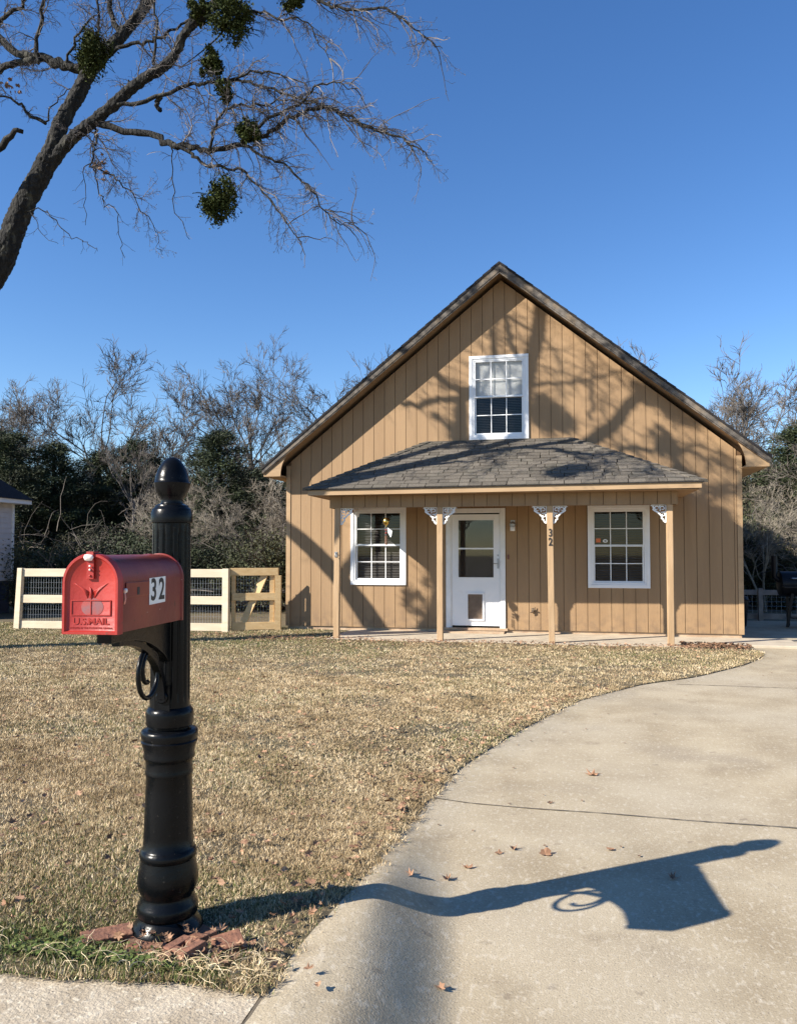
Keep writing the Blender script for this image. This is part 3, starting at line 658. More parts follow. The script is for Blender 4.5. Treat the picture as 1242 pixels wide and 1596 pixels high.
def bracket_mesh():
    b = M(); y0, y1 = -.011, .011
    b.box(0, .22, y0, y1, -.012, 0); b.box(0, .012, y0, y1, -.28, -.012)
    b.box(.205, .235, y0, y1, -.02, -.0121)
    # outer diagonal edge with scallops
    s_ = [(.20, -.02), (.185, -.05), (.195, -.075), (.165, -.095), (.14, -.11), (.115, -.125), (.095, -.15), (.075, -.165), (.065, -.19), (.07, -.215), (.045, -.225), (.04, -.25), (.02, -.27), (.008, -.275)]
    ribbon(b, s_, .026, y0 + .001, y1 - .001)
    def spiral(cx, cz, r0, r1, a0, a1, w0, w1, dy):
        n = 22; t = np.linspace(0, 1, n); a = a0 + (a1 - a0) * t; r = r0 + (r1 - r0) * t
        ribbon(b, np.c_[cx + r * np.cos(a), cz + r * np.sin(a)], w0 + (w1 - w0) * t, y0 + dy, y1 - dy)
    spiral(.145, -.058, .042, .012, R(200), R(-160), .018, .012, .002)
    spiral(.055, -.06, .040, .012, R(-20), R(340), .018, .012, .003)
    spiral(.045, -.155, .032, .010, R(80), R(420), .016, .010, .004)
    ribbon(b, [(.10, -.10), (.085, -.085), (.10, -.06), (.10, -.03), (.09, -.01)], .016, y0 + .002, y1 - .002)
    ribbon(b, [(.01, -.11), (.04, -.115), (.08, -.12)], .014, y0 + .003, y1 - .003)
    return b.mesh('bracket', m_whitewood)
BRK = bracket_mesh()
PLAB = ['leftmost porch post with a small metal hook halfway up', None, 'porch post carrying the upright house number', None]
for i, pu in enumerate((-3.812, -2.047, -.248, 1.56)):
    b = M(); h = .0475; lean = [.02, 0, -.02, 0][i]
    b.hexa([(pu - h, 12.985, .046), (pu + h, 12.985, .046), (pu + h, 13.08, .046), (pu - h, 13.08, .046), (pu - h + lean, 12.985, 2.238), (pu + h + lean, 12.985, 2.238), (pu + h + lean, 13.08, 2.238), (pu - h + lean, 13.08, 2.238)], float(rng.uniform(.3, .7)))
    po = bevel(b.build('porch_post', m_post, HS, off=HO), .005)
    if PLAB[i]: po['label'] = PLAB[i]
    for sd in ((1,), (-1, 1), (-1, 1), (-1,))[i]:
        o = bpy.data.objects.new('bracket', BRK); col.objects.link(o); o.parent = po
        o.location = (pu + lean + sd * (h + .001) - HO[0], 13.02 - HO[1], 2.236 - HO[2]); o.scale = (sd, 1, 1)
    if i == 2:
        for ch, z in (('3', 1.80), ('2', 1.655)):
            text('number', ch, .175, .004, m_ink, po, Matrix.Translation((pu - .012 - HO[0], 12.980 - HO[1], z)) @ Matrix.Rotation(R(90), 4, 'X'), .75, .002)
    if i == 0:
        b = M(); b.box(pu - .022, pu + .022, 12.975, 12.984, 1.41, 1.50); b.tube([(pu, 12.975, 1.48), (pu, 12.94, 1.475), (pu, 12.93, 1.44), (pu, 12.95, 1.42)], .006, 6); b.build('hook', m_metalgrey, po, off=HO)
b = M(); b.box(1.50, 1.70, 12.95, 13.11, .0495, .053); b.build('post_base', m_found, HS, off=HO)
# wall fittings
b = M(); b.lathe([(.001, 1.87), (.042, 1.872), (.045, 1.90), (.045, 1.95), (.03, 1.955)], 20, (0, 0, 0)); b.xf(Matrix.Translation((-.951, VW - .09, 0)))
b2 = M(); b2.lathe([(.02, 1.955), (.052, 1.96), (.055, 2.0), (.04, 2.02), (.02, 2.04), (.001, 2.045)], 20); b2.xf(Matrix.Translation((-.951, VW - .09, 0)))
b2.box(-.99, -.912, VW - .02, VW - .001, 1.93, 2.07); b2.beam((-.951, VW - .02, 2.02), (-.951, VW - .09, 2.035), .02, .02)
wl = b2.build('wall_light', m_metalgrey, HS, smooth=True, sharp=35, off=HO); b.build('glass_jar', m_sticker, wl, smooth=True, off=HO)
b = M(); b.box(-1.05, -1.02, VW - .014, VW - .001, 1.365, 1.45); b.build('doorbell', mat('brown_plastic', (.16, .05, .03), None, 3, .4), HS, off=HO)
b = M(); b.box(-.63, -.60, VW - .05, VW - .001, .42, .50); b.tube([(-.63, VW - .04, .47), (-.56, VW - .05, .47)], .012, 6); b.tube([(-.60, VW - .05, .50), (-.60, VW - .05, .43), (-.65, VW - .06, .42)], .009, 6); b.tube([(-.57, VW - .03, .52), (-.57, VW - .03, .40)], .008, 6)
b.build('hose_tap', mat('tap_metal', (.10, .07, .05), (.2, .15, .1), 10, .5, metal=.5), HS, off=HO)

# wind chime
wc = thing('wind_chime', 'brass ball wind chime hanging from the porch beam before the left window', 'wind chime', (-2.955, 13.02, 2.24))
b = M(); b.tube([(0, 0, 0), (0, 0, -.60)], .0012, 4); b.build('cord', m_ink, wc)
b = M(); b.lathe([(.001, -.175), (.03, -.18), (.048, -.205), (.053, -.235), (.048, -.265), (.03, -.29), (.012, -.30), (.012, -.315), (.022, -.32), (.001, -.325)], 20); b.build('ball', m_gold, wc, smooth=True, sharp=40)
for z in (-.375, -.425): b = M(); b.lathe([(.001, z + .015), (.014, z + .01), (.014, z - .01), (.001, z - .015)], 12); b.build('bead', m_red, wc, smooth=True)
for dx, dy in ((-.015, 0), (.015, 0), (0, .015), (0, -.015)):
    b = M(); b.tube([(dx, dy, -.47), (dx, dy, -.62)], .005, 8); b.build('tube', mat('copper', (.4, .2, .12), None, 3, .35, metal=1) if dx == -.015 else bpy.data.materials['copper'], wc)
b = M(); b.prism([(.02, -.33), (.105, -.39), (.09, -.48), (.075, -.50), (.03, -.42)], 1, -.003, .003); b.build('sail', m_sticker, wc)
hb2 = thing('hanging_lantern', 'small white tapered lantern hanging at the top corner of the left window', 'lantern', (-3.60, 13.6, 2.24))
b = M(); b.lathe([(.022, -.10), (.034, 0), (.030, .0)], 6); b.xf(Matrix.Translation((0, 0, -.03))); b.build('shade', m_sticker, hb2)
b = M(); b.tube([(0, 0, -.035), (0, 0, .205)], .002, 4); b.build('cord', m_ink, hb2)

# ------------------------------------------------------------------ mailbox post
PX, PY, PZ = -1.427, 2.715, .151
mp = thing('mailbox_post', 'black turned post with egg finial and scroll bracket on bricks by the kerb', 'post', (PX, PY, PZ), R(6))
S_ = 2.95 / 1245
def zz(y): return (860 - y) * S_ + 1.5 - PZ
K = 96
def PR(l): return [(hw * S_, zz(y)) for y, hw in l]
base = PR([(1447, 47), (1443, 52), (1437, 54), (1431, 53.5), (1424, 49), (1417, 43), (1413, 41.5), (1411, 44), (1406, 45.5), (1400, 45.5), (1394, 44), (1390, 41), (1386, 40.5), (1383, 38.5),
            (1380, 39), (1374, 42.5), (1366, 45), (1357, 45.5), (1346, 44), (1336, 41.5), (1328, 40), (1326, 42), (1321, 43), (1316, 42), (1313, 39.5), (1311, 37.5), (1290, 36.9), (1260, 36), (1230, 35), (1202, 34.3),
            (1200, 35.5), (1197, 36), (1194, 35), (1185, 34.8), (1178, 35.5), (1176, 38), (1172, 38.6), (1168, 37.5), (1160, 39), (1153, 41.5), (1150, 42.5), (1148, 40.8), (1145, 42), (1139, 43), (1134, 42), (1132, 39), (1131, 29)])
b = M(); b.lathe(base, K); b.build('pedestal', m_black, mp, smooth=True, sharp=50)
b = M(); b.lathe(PR([(1137, 28.5), (1128, 29), (1127, 34), (1124, 35.5), (1108, 36), (1103, 35), (1099, 32), (1097, 29.5)]), K); b.build('collar', m_black, mp, smooth=True, sharp=50)
def flute(a, r, z):
    g = np.clip(np.cos(a * 16), 0.25, 1) - .25
    return g / .75 * .0052 * float(sstep(z, zz(1085), zz(1078)) * (1 - sstep(z, zz(832), zz(824))))
sh = PR([(1098, 30.2)] + [(1096 - i * 8, 30.1 - i * .033) for i in range(0, 34)] + [(818, 28.9), (814, 28.9)])
b = M(); b.lathe(sh, 192, flute=flute); b.build('shaft', m_black, mp, smooth=True, sharp=50)
b = M(); b.lathe(PR([(816, 29), (815, 31.5), (811, 32), (800, 31.6), (797, 30.5), (794, 30), (792, 27), (790, 25.6), (788, 25), (786, 20), (785, 17.5), (781, 16.5), (776, 17.5), (773, 20), (767, 24), (760, 26.5), (755, 27.6), (753, 28), (752, 26.8),
                     (747, 26.2), (740, 24.6), (733, 22), (726, 18.6), (720, 14.4), (716, 10.5), (713, 6), (712, 1)]), K); b.build('finial', m_black, mp, smooth=True, sharp=50)
def loc(v, z): return (0, v - PY, z - PZ)   # along the arm axis, local frame
b = M()
def arch(prof_v, ztop, zb, w_):  # beam with arched underside
    n = len(prof_v); v = []
    for s in (-1, 1):
        for q, zq in zip(prof_v, zb): v += [(s * w_ / 2, q - PY, ztop - PZ), (s * w_ / 2, q - PY, zq - PZ)]
    f = []
    for i in range(n - 1):
        a_, c_ = 2 * i, 2 * n + 2 * i
        f += [(a_, a_ + 1, a_ + 3, a_ + 2), (c_, c_ + 2, c_ + 3, c_ + 1), (a_, a_ + 2, c_ + 2, c_), (a_ + 1, c_ + 1, c_ + 3, a_ + 3)]
    f += [(0, 2 * n, 2 * n + 1, 1), (2 * n - 2, 2 * n - 1, 4 * n - 1, 4 * n - 2)]; b.add(v, f)
arch([2.19, 2.30, 2.36, 2.42, 2.48, 2.54, 2.60, 2.655], 1.256, [1.222, 1.218, 1.214, 1.205, 1.19, 1.168, 1.14, 1.10], .046)
arm = bevel(b.build('arm', m_black, mp), .003)
b = M(); n = 14; P = [(0, 2.27 - PY + .37 * math.sin(t * math.pi / 2), 1.215 - PZ - .24 * (1 - math.cos(t * math.pi / 2))) for t in np.linspace(0, 1, n)]
for p, q in zip(P[:-1], P[1:]): b.beam(p, q, .026, .022)
b.build('brace', m_black, mp)
b = M(); cv, cz = 2.52, 1.085; pts = []
for t in np.linspace(0, 1, 40):
    a = R(60) + t * R(560); r = .085 if t < .62 else .085 - (t - .62) / .38 * .055
    pts.append((0.0, cv + r * math.cos(a) * .95 - PY, cz + r * math.sin(a) - PZ))
b.tube(pts, .0085, 10); b.build('scroll', m_black, mp, smooth=True)
b = M(); b.lathe([(.022, 0), (.022, .014), (.018, .018), (.009, .018), (.009, .004), (.001, .004)], 24); b.xf(Matrix.Translation((0, -.066, .98 - PZ)) @ Matrix.Rotation(R(90), 4, 'X')); b.box(-.028, .028, -.074, -.055, .95 - PZ - .02, 1.02 - PZ); b.build('bolt_boss', m_black, mp, smooth=True, sharp=40)

# ------------------------------------------------------------------ mailbox
mb = thing('mailbox', 'worn red metal mailbox with number 32 mounted on the black post', 'mailbox', (-1.382, 2.141, 1.259), math.atan2(.045, .49))
LN, HW, HT = .497, .0835, .232
def archp(k, grow=0., z0=0., n=20):
    w_ = HW + grow; zc = HT - HW; pts = [(-w_, z0)]
    pts += [(-w_ * math.cos(math.pi * i / n), zc + (HW + grow) * math.sin(math.pi * i / n)) for i in range(n + 1)]
    return pts + [(w_, z0)]
def loft(b, rings, close=True):
    n = len(rings[0][1]); v = []
    for y, p in rings: v += [(q[0], y, q[1]) for q in p]
    m_ = len(rings); f = []
    for i in range(m_ - 1):
        for j in range(n): f.append((i * n + j, i * n + (j + 1) % n, (i + 1) * n + (j + 1) % n, (i + 1) * n + j))
    f += [tuple(range((m_ - 1) * n, m_ * n))]
    if close: f += [tuple(range(n - 1, -1, -1))]
    b.add(v, f)
b = M(); loft(b, [(.012, archp(0)), (.12, archp(0, -.0006)), (.30, archp(0)), (.36, archp(0, -.0005)), (.40, archp(0, .0025)), (.44, archp(0, .0005)), (.482, archp(0)), (.484, archp(0, .004, -.002)), (.495, archp(0, .004, -.002)), (LN, archp(0, .001))])
b.build('body', m_redside, mb, smooth=True, sharp=35)
b = M(); loft(b, [(.022, archp(0, .0015, -.001)), (.022, archp(0, .0045, -.004)), (-.006, archp(0, .005, -.004)), (-.010, archp(0, .003, -.003)), (-.010, archp(0, -.004, .004)), (-.004, archp(0, -.007, .006)), (-.002, archp(0, -.010, .009))])
dr = b.build('door', m_red, mb, smooth=True, sharp=40)
def ym(x, z, y=-.0022): return Matrix.Translation((x, y, z)) @ Matrix.Rotation(R(90), 4, 'X')
text('lettering', 'U.S.MAIL', .026, .0014, m_red, dr, ym(0, .034), 1.15, .0006)
text('lettering', 'APPROVED BY THE POSTMASTER GENERAL', .0075, .0006, m_red, dr, ym(0, .015), .95)
b = M()
for q in ((-.062, .062, .052, .0545), (-.062, .062, .0955, .098), (-.062, -.0595, .0545, .0955), (.0595, .062, .0545, .0955), (-.0012, .0012, .0546, .0954)): b.box(q[0], q[1], -.0045, -.0015, q[2], q[3])
b.build('raised_frame', m_red, dr)
b = M()   # raised bird in flight
for s in (-1, 1):
    for i in range(9):   # long wing feathers sweeping up and out
        y0_ = .121 - i * .0022; L_ = .050 - i * .0042; bx = s * (.004 + i * .0008)
        b.tube([(bx, -.0020, y0_), (bx + s * L_ * .45, -.0032, y0_ + .012 + i * .0004), (bx + s * L_ * .8, -.0028, y0_ + .022), (bx + s * L_, -.0018, y0_ + .027)], [.0010, .0017, .0013, .0005], 5)
b.tube([(-.004, -.0018, .136), (-.001, -.0034, .130), (.001, -.004, .120), (0, -.0034, .108), (.001, -.0018, .099)], [.0012, .0028, .0042, .0032, .0010], 8)
for q in (-.006, -.002, .002, .006): b.tube([(q * .4, -.0022, .106), (q, -.0018, .0992)], .0009, 4)
b.build('emblem', m_red, dr, smooth=True)
b = M(); b.lathe([(.0005, 0), (.026, .0002), (.030, .0004), (.030, .0005), (.0005, .0007)], 26); b.xf(Matrix.Translation((.004, -.0021, .077)) @ Matrix.Rotation(R(90), 4, 'X') @ Matrix.Diagonal((1.15, .9, 1, 1))); b.build('worn_patch', m_worn, dr)
b = M(); b.box(-.011, .011, -.010, -.004, .160, .220); b.box(-.011, .011, -.014, .02, .2375, .2415); b.box(-.0115, .0115, -.014, -.0098, .214, .2374)
for z in (.170, .188): b.lathe([(.004, 0), (.004, .002), (.002, .004), (.0005, .0045)], 10); b.xf(Matrix.Translation((0, -.010, z)) @ Matrix.Rotation(R(90), 4, 'X'), len(b.V) - 1)
lt = bevel(b.build('latch', m_red, dr), .002)
b = M(); b.lathe([(.001, -.010), (.010, -.009), (.014, 0), (.012, .008), (.001, .010)], 14); b.xf(Matrix.Translation((-.004, -.013, .224)) @ Matrix.Diagonal((1.15, .45, 1, 1)))
for z in (.188, .199): b.lathe([(.003, 0), (.003, .0025), (.0005, .003)], 8); b.xf(Matrix.Translation((.001, -.0135, z)) @ Matrix.Rotation(R(90), 4, 'X'), len(b.V) - 1)
b.build('chipped_knob', m_redwhite, dr, smooth=True)
b = M(); X = HW
b.box(X + .001, X + .004, .045, .2085, .103, .148); fg = bevel(b.build('flag', m_redside, mb), .0015); fg['label'] = 'dark red folded signal flag lying along the box side'
b = M(); b.box(X + .0041, X + .0048, .118, .134, .108, .132); b.build('slot', m_ink, fg)
b = M(); b.tube([(X, .030, .125), (X + .012, .030, .125)], .0065, 10); b.tube([(X + .004, .030, .128), (X + .006, .034, .10), (X + .004, .030, .084)], .003, 6); b.build('pivot', m_redwhite, fg, smooth=True)
b = M(); b.hexa([(X + .0008, .213, .070), (X + .0008, .340, .073), (X + .0014, .340, .073), (X + .0014, .213, .070), (X + .0008, .213, .156), (X + .0008, .340, .159), (X + .0014, .340, .159), (X + .0014, .213, .156)]); b.box(X + .0045, X + .0066, .2135, .236, .1035, .1475) if False else None
st = b.build('number_sticker', m_sticker, mb)
for ch, yy in (('3', .246), ('2', .309)):
    text('number', ch, .098, .0003, m_ink, st, Matrix.Translation((X + .0018, yy, .1145)) @ Matrix.Rotation(R(90), 4, 'Z') @ Matrix.Rotation(R(90), 4, 'X'), .98, .0022)

# bricks at the foot
BL = [(-1.60, 2.60, R(38), 'long brick poking out left of the black post foot'), (-1.25, 2.50, R(-28), 'cored brick standing proud in front and right of the post foot'),
      (-1.44, 2.60, R(12), 'brick half buried under the front of the post foot'), (-1.30, 2.68, R(62), 'brick beside the right flank of the post foot'), (-1.14, 2.60, R(35), 'tilted brick end lying in the post shadow'),
      ]
for i, (u, v, rz, lab) in enumerate(BL):
    b = M(); b.box(-.10, -.045, -.045, .045, -.028, .028)
    b.box(-.045, -.015, -.045, .045, -.028, .028) if i != 1 else None
    if i == 1:
        b = M(); b.box(-.062, -.018, -.045, .045, -.028, .028); b.box(.018, .062, -.045, .045, -.028, .028); b.box(-.018, .018, -.045, -.015, -.028, .028); b.box(-.018, .018, .015, .045, -.028, .028); b.box(-.018, .018, -.015, .015, -.028, .012)
    else:
        b = M(); L_ = [.085, 0, .07, .06, .05][i]; b.box(-L_, L_, -.047, .047, -.028, .028)
    o = bevel(b.build('brick', m_brick, loc=(u, v, [.130, .172, .118, .120, .152][i]), rz=rz), .004, 2)
    if i in (1, 4): o.rotation_euler = (R(6), R(-7), rz)
    tag(o, lab, 'brick', 'bricks packed round the mailbox post')

# ------------------------------------------------------------------ fence and gate
def wire(b, p0, p1, z0, z1, dx=.052, dz=.1):
    p0, p1 = np.array(p0), np.array(p1); L_ = np.linalg.norm(p1 - p0); n = int(L_ / dx)
    for i in range(1, n): q = p0 + (p1 - p0) * i / n; b.tube([(q[0], q[1], z0), (q[0], q[1], z1)], .0017, 3, cap=False)
    m_ = int((z1 - z0) / dz)
    for j in range(1, m_): z = z0 + (z1 - z0) * j / m_; b.tube([(p0[0], p0[1], z), (p1[0], p1[1], z)], .0017, 3, cap=False)
F0 = (-10.28, 13.50); F1 = (-6.13, 13.75)
fn = thing('fence', 'pale plank fence with wire mesh running left behind the mailbox', 'fence', (F0[0], F0[1], 0))
FO = (F0[0], F0[1], 0)
def fp(t, off=0): return (F0[0] + (F1[0] - F0[0]) * t, F0[1] + (F1[1] - F0[1]) * t + off)
for t in (0, .5, 1):
    x, y = fp(t); b = M(); h = .06
    b.hexa([(x - h, y - .045, -.05), (x + h, y - .045, -.05), (x + h, y + .045, -.05), (x - h, y + .045, -.05), (x - h + (.07 if t == 0 else 0), y - .045, 1.19), (x + h + (.05 if t == 0 else 0), y - .045, 1.19), (x + h + (.05 if t == 0 else 0), y + .045, 1.19), (x - h + (.07 if t == 0 else 0), y + .045, 1.19)])
    o = bevel(b.build('post', m_wood_pale, fn, off=FO), .005)
    if t == 0: o['label'] = 'leaning end post'
for z0, z1 in ((.045, .185), (.53, .68), (1.03, 1.18)):
    for a_, c_ in ((.014, .486), (.514, .986)):
        p, q = fp(a_), fp(c_); b = M()
        b.hexa([(p[0], p[1] - .02, z0), (q[0], q[1] - .02, z0), (q[0], q[1] + .02, z0), (p[0], p[1] + .02, z0), (p[0], p[1] - .02, z1), (q[0], q[1] - .02, z1), (q[0], q[1] + .02, z1), (p[0], p[1] + .02, z1)])
        bevel(b.build('rail', m_wood_pale, fn, off=FO), .004)
b = M(); wire(b, fp(.01, .03), fp(.99, .03), .1, 1.12); b.build('wire_mesh', m_wire, fn, off=FO)
G0 = (-6.05, 13.80); G1 = (-5.26, 14.12); GO = (G0[0], G0[1], 0)
gt = thing('gate', 'new pine gate with diagonal brace between fence and house corner', 'gate', GO)
def gp(t, off=0): return (G0[0] + (G1[0] - G0[0]) * t, G0[1] + (G1[1] - G0[1]) * t + off)
def gbar(t0, t1, z0, z1, off, th=.036, nm='rail'):
    p, q = gp(t0), gp(t1); b = M(); y = off
    b.hexa([(p[0], p[1] + y, z0), (q[0], q[1] + y, z0), (q[0], q[1] + y + th, z0), (p[0], p[1] + y + th, z0), (p[0], p[1] + y, z1), (q[0], q[1] + y, z1), (q[0], q[1] + y + th, z1), (p[0], p[1] + y + th, z1)])
    return bevel(b.build(nm, m_wood_new, gt, off=GO), .004)
G1b = gp(1)
gbar(.02, .93, .06, .20, 0); gbar(.02, .93, .60, .74, 0); gbar(-.02, 1.0, 1.06, 1.20, 0)
gbar(.93, 1.06, .05, 1.059, -.002, .04, 'stile'); gbar(.80, .90, .2, 1.06, .04, .03, 'stile'); gbar(-.02, .06, .05, 1.06, .045, .03, 'stile')
b = M(); p, q = gp(.24, .06), gp(.68, .06); b.beam((p[0], p[1], .20), (q[0], q[1], 1.07), .13, .03, up=(0, 1, 0)); bevel(b.build('brace', m_wood_new, gt, off=GO), .004)
b = M(); wire(b, gp(.03, .10), gp(.95, .10), .18, 1.08); b.build('wire_mesh', m_wire, gt, off=GO)

# things behind the fence
k = 0
LOGN = ['bottom row', 'second row', 'third row', 'top row']; CN = ['far left', 'left', 'middle', 'right', 'far right']
for r in range(4):
    for c in range(5 - (r + 1) // 2):
        b = M(); rr = .075 + rng.uniform(-.012, .012); n = 9; a0 = rng.uniform(0, 6)
        P = [(math.cos(a0 + i / n * 6.283) * rr * rng.uniform(.85, 1.1), math.sin(a0 + i / n * 6.283) * rr * rng.uniform(.85, 1.1)) for i in range(n)]
        b.prism(P, 1, -.2, .2, float(rng.uniform()))
        o = b.build('split_log', mat('log_wood', (.16, .11, .07), (.42, .32, .20), 9, .9, .4, 40) if k == 0 else bpy.data.materials['log_wood'], loc=(-9.72 + c * .165 + (r % 2) * .08 + rng.uniform(-.01, .01), 14.45, .08 + r * .135), rz=rng.normal(0, .1))
        tag(o, 'split log in the %s of the woodpile behind the fence, %s' % (LOGN[r], CN[min(4, c + (r > 0))]), 'log', 'split logs stacked behind the left fence'); k += 1
pg = thing('pipe_rack', 'pale blue pipe frame standing behind the left fence above the woodpile', 'rack', (-9.9, 15.3, 0))
for x in (0, .9): b = M(); b.tube([(x, 0, 0), (x, 0, 1.15)], .016, 8); b.build('upright', m_pipe, pg, smooth=True)
for z in (.75, .92): b = M(); b.tube([(-.2, 0, z), (1.6, .1, z)], .013, 8); b.build('crossbar', m_pipe, pg, smooth=True)
rf = thing('rear_fence', 'low weathered post and rail fence seen through the pine gate', 'fence', (-7.6, 18.6, 0))
for x in (0, 1.0, 2.0): b = M(); b.box(x - .05, x + .05, -.05, .05, -.1, .72); b.build('post', m_wood_grey, rf)
for z in (.18, .5): b = M(); b.box(-1.6, 2.6, .051, .09, z, z + .1); b.build('rail', m_wood_grey, rf)
yf = thing('yard_fence', 'low grey board fence in shade behind the patio on the right', 'fence', (3.0, 18.9, 0))
for x in (0.2, 1.15, 2.9, 4.8): b = M(); b.box(x - .045, x + .045, -.045, .045, -.1, .70); b.build('post', m_wood_grey, yf)
for z0, z1 in ((.02, .14), (.55, .66)): b = M(); b.box(-.4, 8, .046, .08, z0, z1); b.build('rail', m_wood_grey, yf)
b = M(); wire(b, (-.4, .09), (8, .09), .1, .6, .1, .1); b.build('wire_mesh', m_wire, yf)

# neighbour's house
NO = (-13.15, 16.2, 0)
nb = thing('neighbour_house', 'pale lap sided house with dark roof at the far left edge', 'house', NO)
b = M(); x = -13.15; z = .82; i = 0
while z < 2.62:
    b.hexa([(x - .02, 14.4, z), (x + .014, 14.4, z), (x + .014, 17.0, z), (x - .02, 17.0, z), (x - .02, 14.4, z + .125), (x - .002, 14.4, z + .125), (x - .002, 17.0, z + .125), (x - .02, 17.0, z + .125)]); z += .125
b.box(-19, x - .021, 14.4, 17.0, .8, 2.7); b.build('wall', m_lap, nb, off=NO)
b = M(); b.box(x - .02, x + .03, 17.0, 17.06, .8, 2.66); b.build('corner_board', m_white, nb, off=NO)
b = M(); z = -.1
while z < .8: b.hexa([(x - .05, 14.5, z), (x - .01, 14.5, z), (x - .01, 16.98, z), (x - .05, 16.98, z), (x - .05, 14.5, z + .12), (x - .03, 14.5, z + .12), (x - .03, 16.98, z + .12), (x - .05, 16.98, z + .12)]); z += .12
b.build('skirting', m_navy, nb, off=NO)
b = M(); b.box(-19, x + .28, 14.1, 17.35, 2.66, 2.76); b.build('fascia', m_white, nb, off=NO)
b = M(); e0, e1, y0, y1 = -19, x + .32, 14.05, 17.4; b.add([(e0, y0, 2.762), (e1, y0, 2.762), (e1, y1, 2.762), (e0, y1, 2.762), (e0, 15.7, 4.3), (e1 - 1.7, 15.7, 4.3)], [(0, 1, 5, 4), (1, 2, 5), (2, 3, 4, 5), (0, 3, 2, 1)]); b.build('roof', m_shingled, nb, off=NO)

# smoker grill, bin and carton on the patio
gr = thing('smoker_grill', 'black barrel smoker grill with a chimney standing on the shaded patio', 'grill', (4.74, 17.2, 0))
b = M()
prof = [(.02, -.62), (.20, -.62), (.245, -.60), (.25, -.58), (.25, .58), (.245, .60), (.20, .62), (.02, .62)]
b.lathe(prof, 32); b.xf(Matrix.Translation((0, 0, .86)) @ Matrix.Rotation(R(90), 4, 'Y')); b.build('barrel', m_blackmetal, gr, smooth=True, sharp=40)
b = M(); b.tube([(-.55, -.02, .92), (-.64, -.02, .95), (-.70, -.02, 1.0), (-.70, -.02, 1.42)], [.055, .055, .055, .058], 16); b.build('chimney', m_blackmetal, gr, smooth=True, sharp=40)
b = M(); b.box(-.62, .62, -.42, -.24, .80, .825); b.build('side_shelf', m_blackmetal, gr)
b = M(); b.tube([(-.45, -.235, .98), (-.45, -.30, .98), (.45, -.30, .98), (.45, -.235, .98)], .012, 8); b.build('lid_handle', m_metalgrey, gr)
for x, y, dx in ((-.42, -.2, -.10), (-.42, .2, .02), (.42, -.2, .1), (.42, .2, 0)): b = M(); b.beam((x, y, .68), (x + dx, y, .02), .05, .05); b.build('leg', m_blackmetal, gr)
b = M(); b.box(-.42, .42, -.22, .22, .18, .20); b.build('lower_shelf', m_blackmetal, gr)
cb = thing('carton', 'violet and white carton resting on the lower shelf of the black smoker', 'box', (4.74, 17.2, .2))
b = M(); b.box(-.20, .22, -.2, .14, .002, .30); b.build('box_body', m_carton, cb)
b = M(); 
for q in ((-.205, .225, .0, .02), (-.205, .225, .285, .305), (-.205, -.185, .02, .285), (.205, .225, .02, .285)): b.box(q[0], q[1], -.206, -.2005, q[2], q[3])
b.box(-.12, .14, -.204, -.2005, .10, .20); b.build('print_panel', m_sticker, cb)
bn = thing('waste_bin', 'black lidded bin half hidden behind the right house corner', 'bin', (3.33, 17.3, 0))
b = M(); b.lathe([(.19, 0), (.20, .02), (.24, .50), (.24, .52)], 24); b.build('tub', m_blackmetal, bn, smooth=True, sharp=40)
b = M(); b.lathe([(.25, .521), (.255, .54), (.22, .60), (.10, .64), (.001, .65)], 24); b.build('lid', m_blackmetal, bn, smooth=True, sharp=40)

# ------------------------------------------------------------------ trees
def unit(v): return v / (np.linalg.norm(v) + 1e-9)
def wander(p, d, L_, n, jit, grav, up=0):
    P = [np.array(p, float)]; d = unit(np.array(d, float))
    for i in range(n):
        d = unit(d + rng.normal(0, jit, 3) + np.array([0, 0, -grav * (i + 1) / n + up])); P.append(P[-1] + d * L_ / n)
    return np.array(P)
def twigs(b, P, r0, r1, dens, Lm, level, droop, spread=1.0):
    """side shoots along a limb; short and crooked, hanging a little"""
    seg = np.linalg.norm(np.diff(P, axis=0), axis=1); tot = seg.sum(); cum = np.concatenate([[0], np.cumsum(seg)])
    n = max(1, int(tot * dens)); 
    for i in range(n):
        s_ = tot * (i + rng.uniform(.1, .9)) / n; j = min(np.searchsorted(cum, s_) - 1, len(seg) - 1); j = max(j, 0)
        t = (s_ - cum[j]) / max(seg[j], 1e-6); p = P[j] * (1 - t) + P[j + 1] * t; d = unit(P[j + 1] - P[j])
        side = unit(np.cross(d, rng.normal(0, 1, 3))); f = s_ / tot
        L_ = Lm * rng.uniform(.35, 1.15) * (1.1 - .55 * f)
        dd = unit(d * rng.uniform(.35, 1.0) + side * spread * rng.uniform(.5, 1) + np.array([0, 0, -droop * rng.uniform(0, .7)]))
        rr = min((r0 + (r1 - r0) * f) * .55, .004 + .009 * L_)
        Q = wander(p, dd, L_, 7 if L_ > .3 else 4, .27, droop * .3)
        b.tube(Q, np.linspace(rr, .0022, len(Q)), 4 if rr > .008 else 3, float(rng.uniform()), cap=False)
        if level > 0: twigs(b, Q, rr, .002, dens * 1.95, L_ * .45, level - 1, droop, .9)
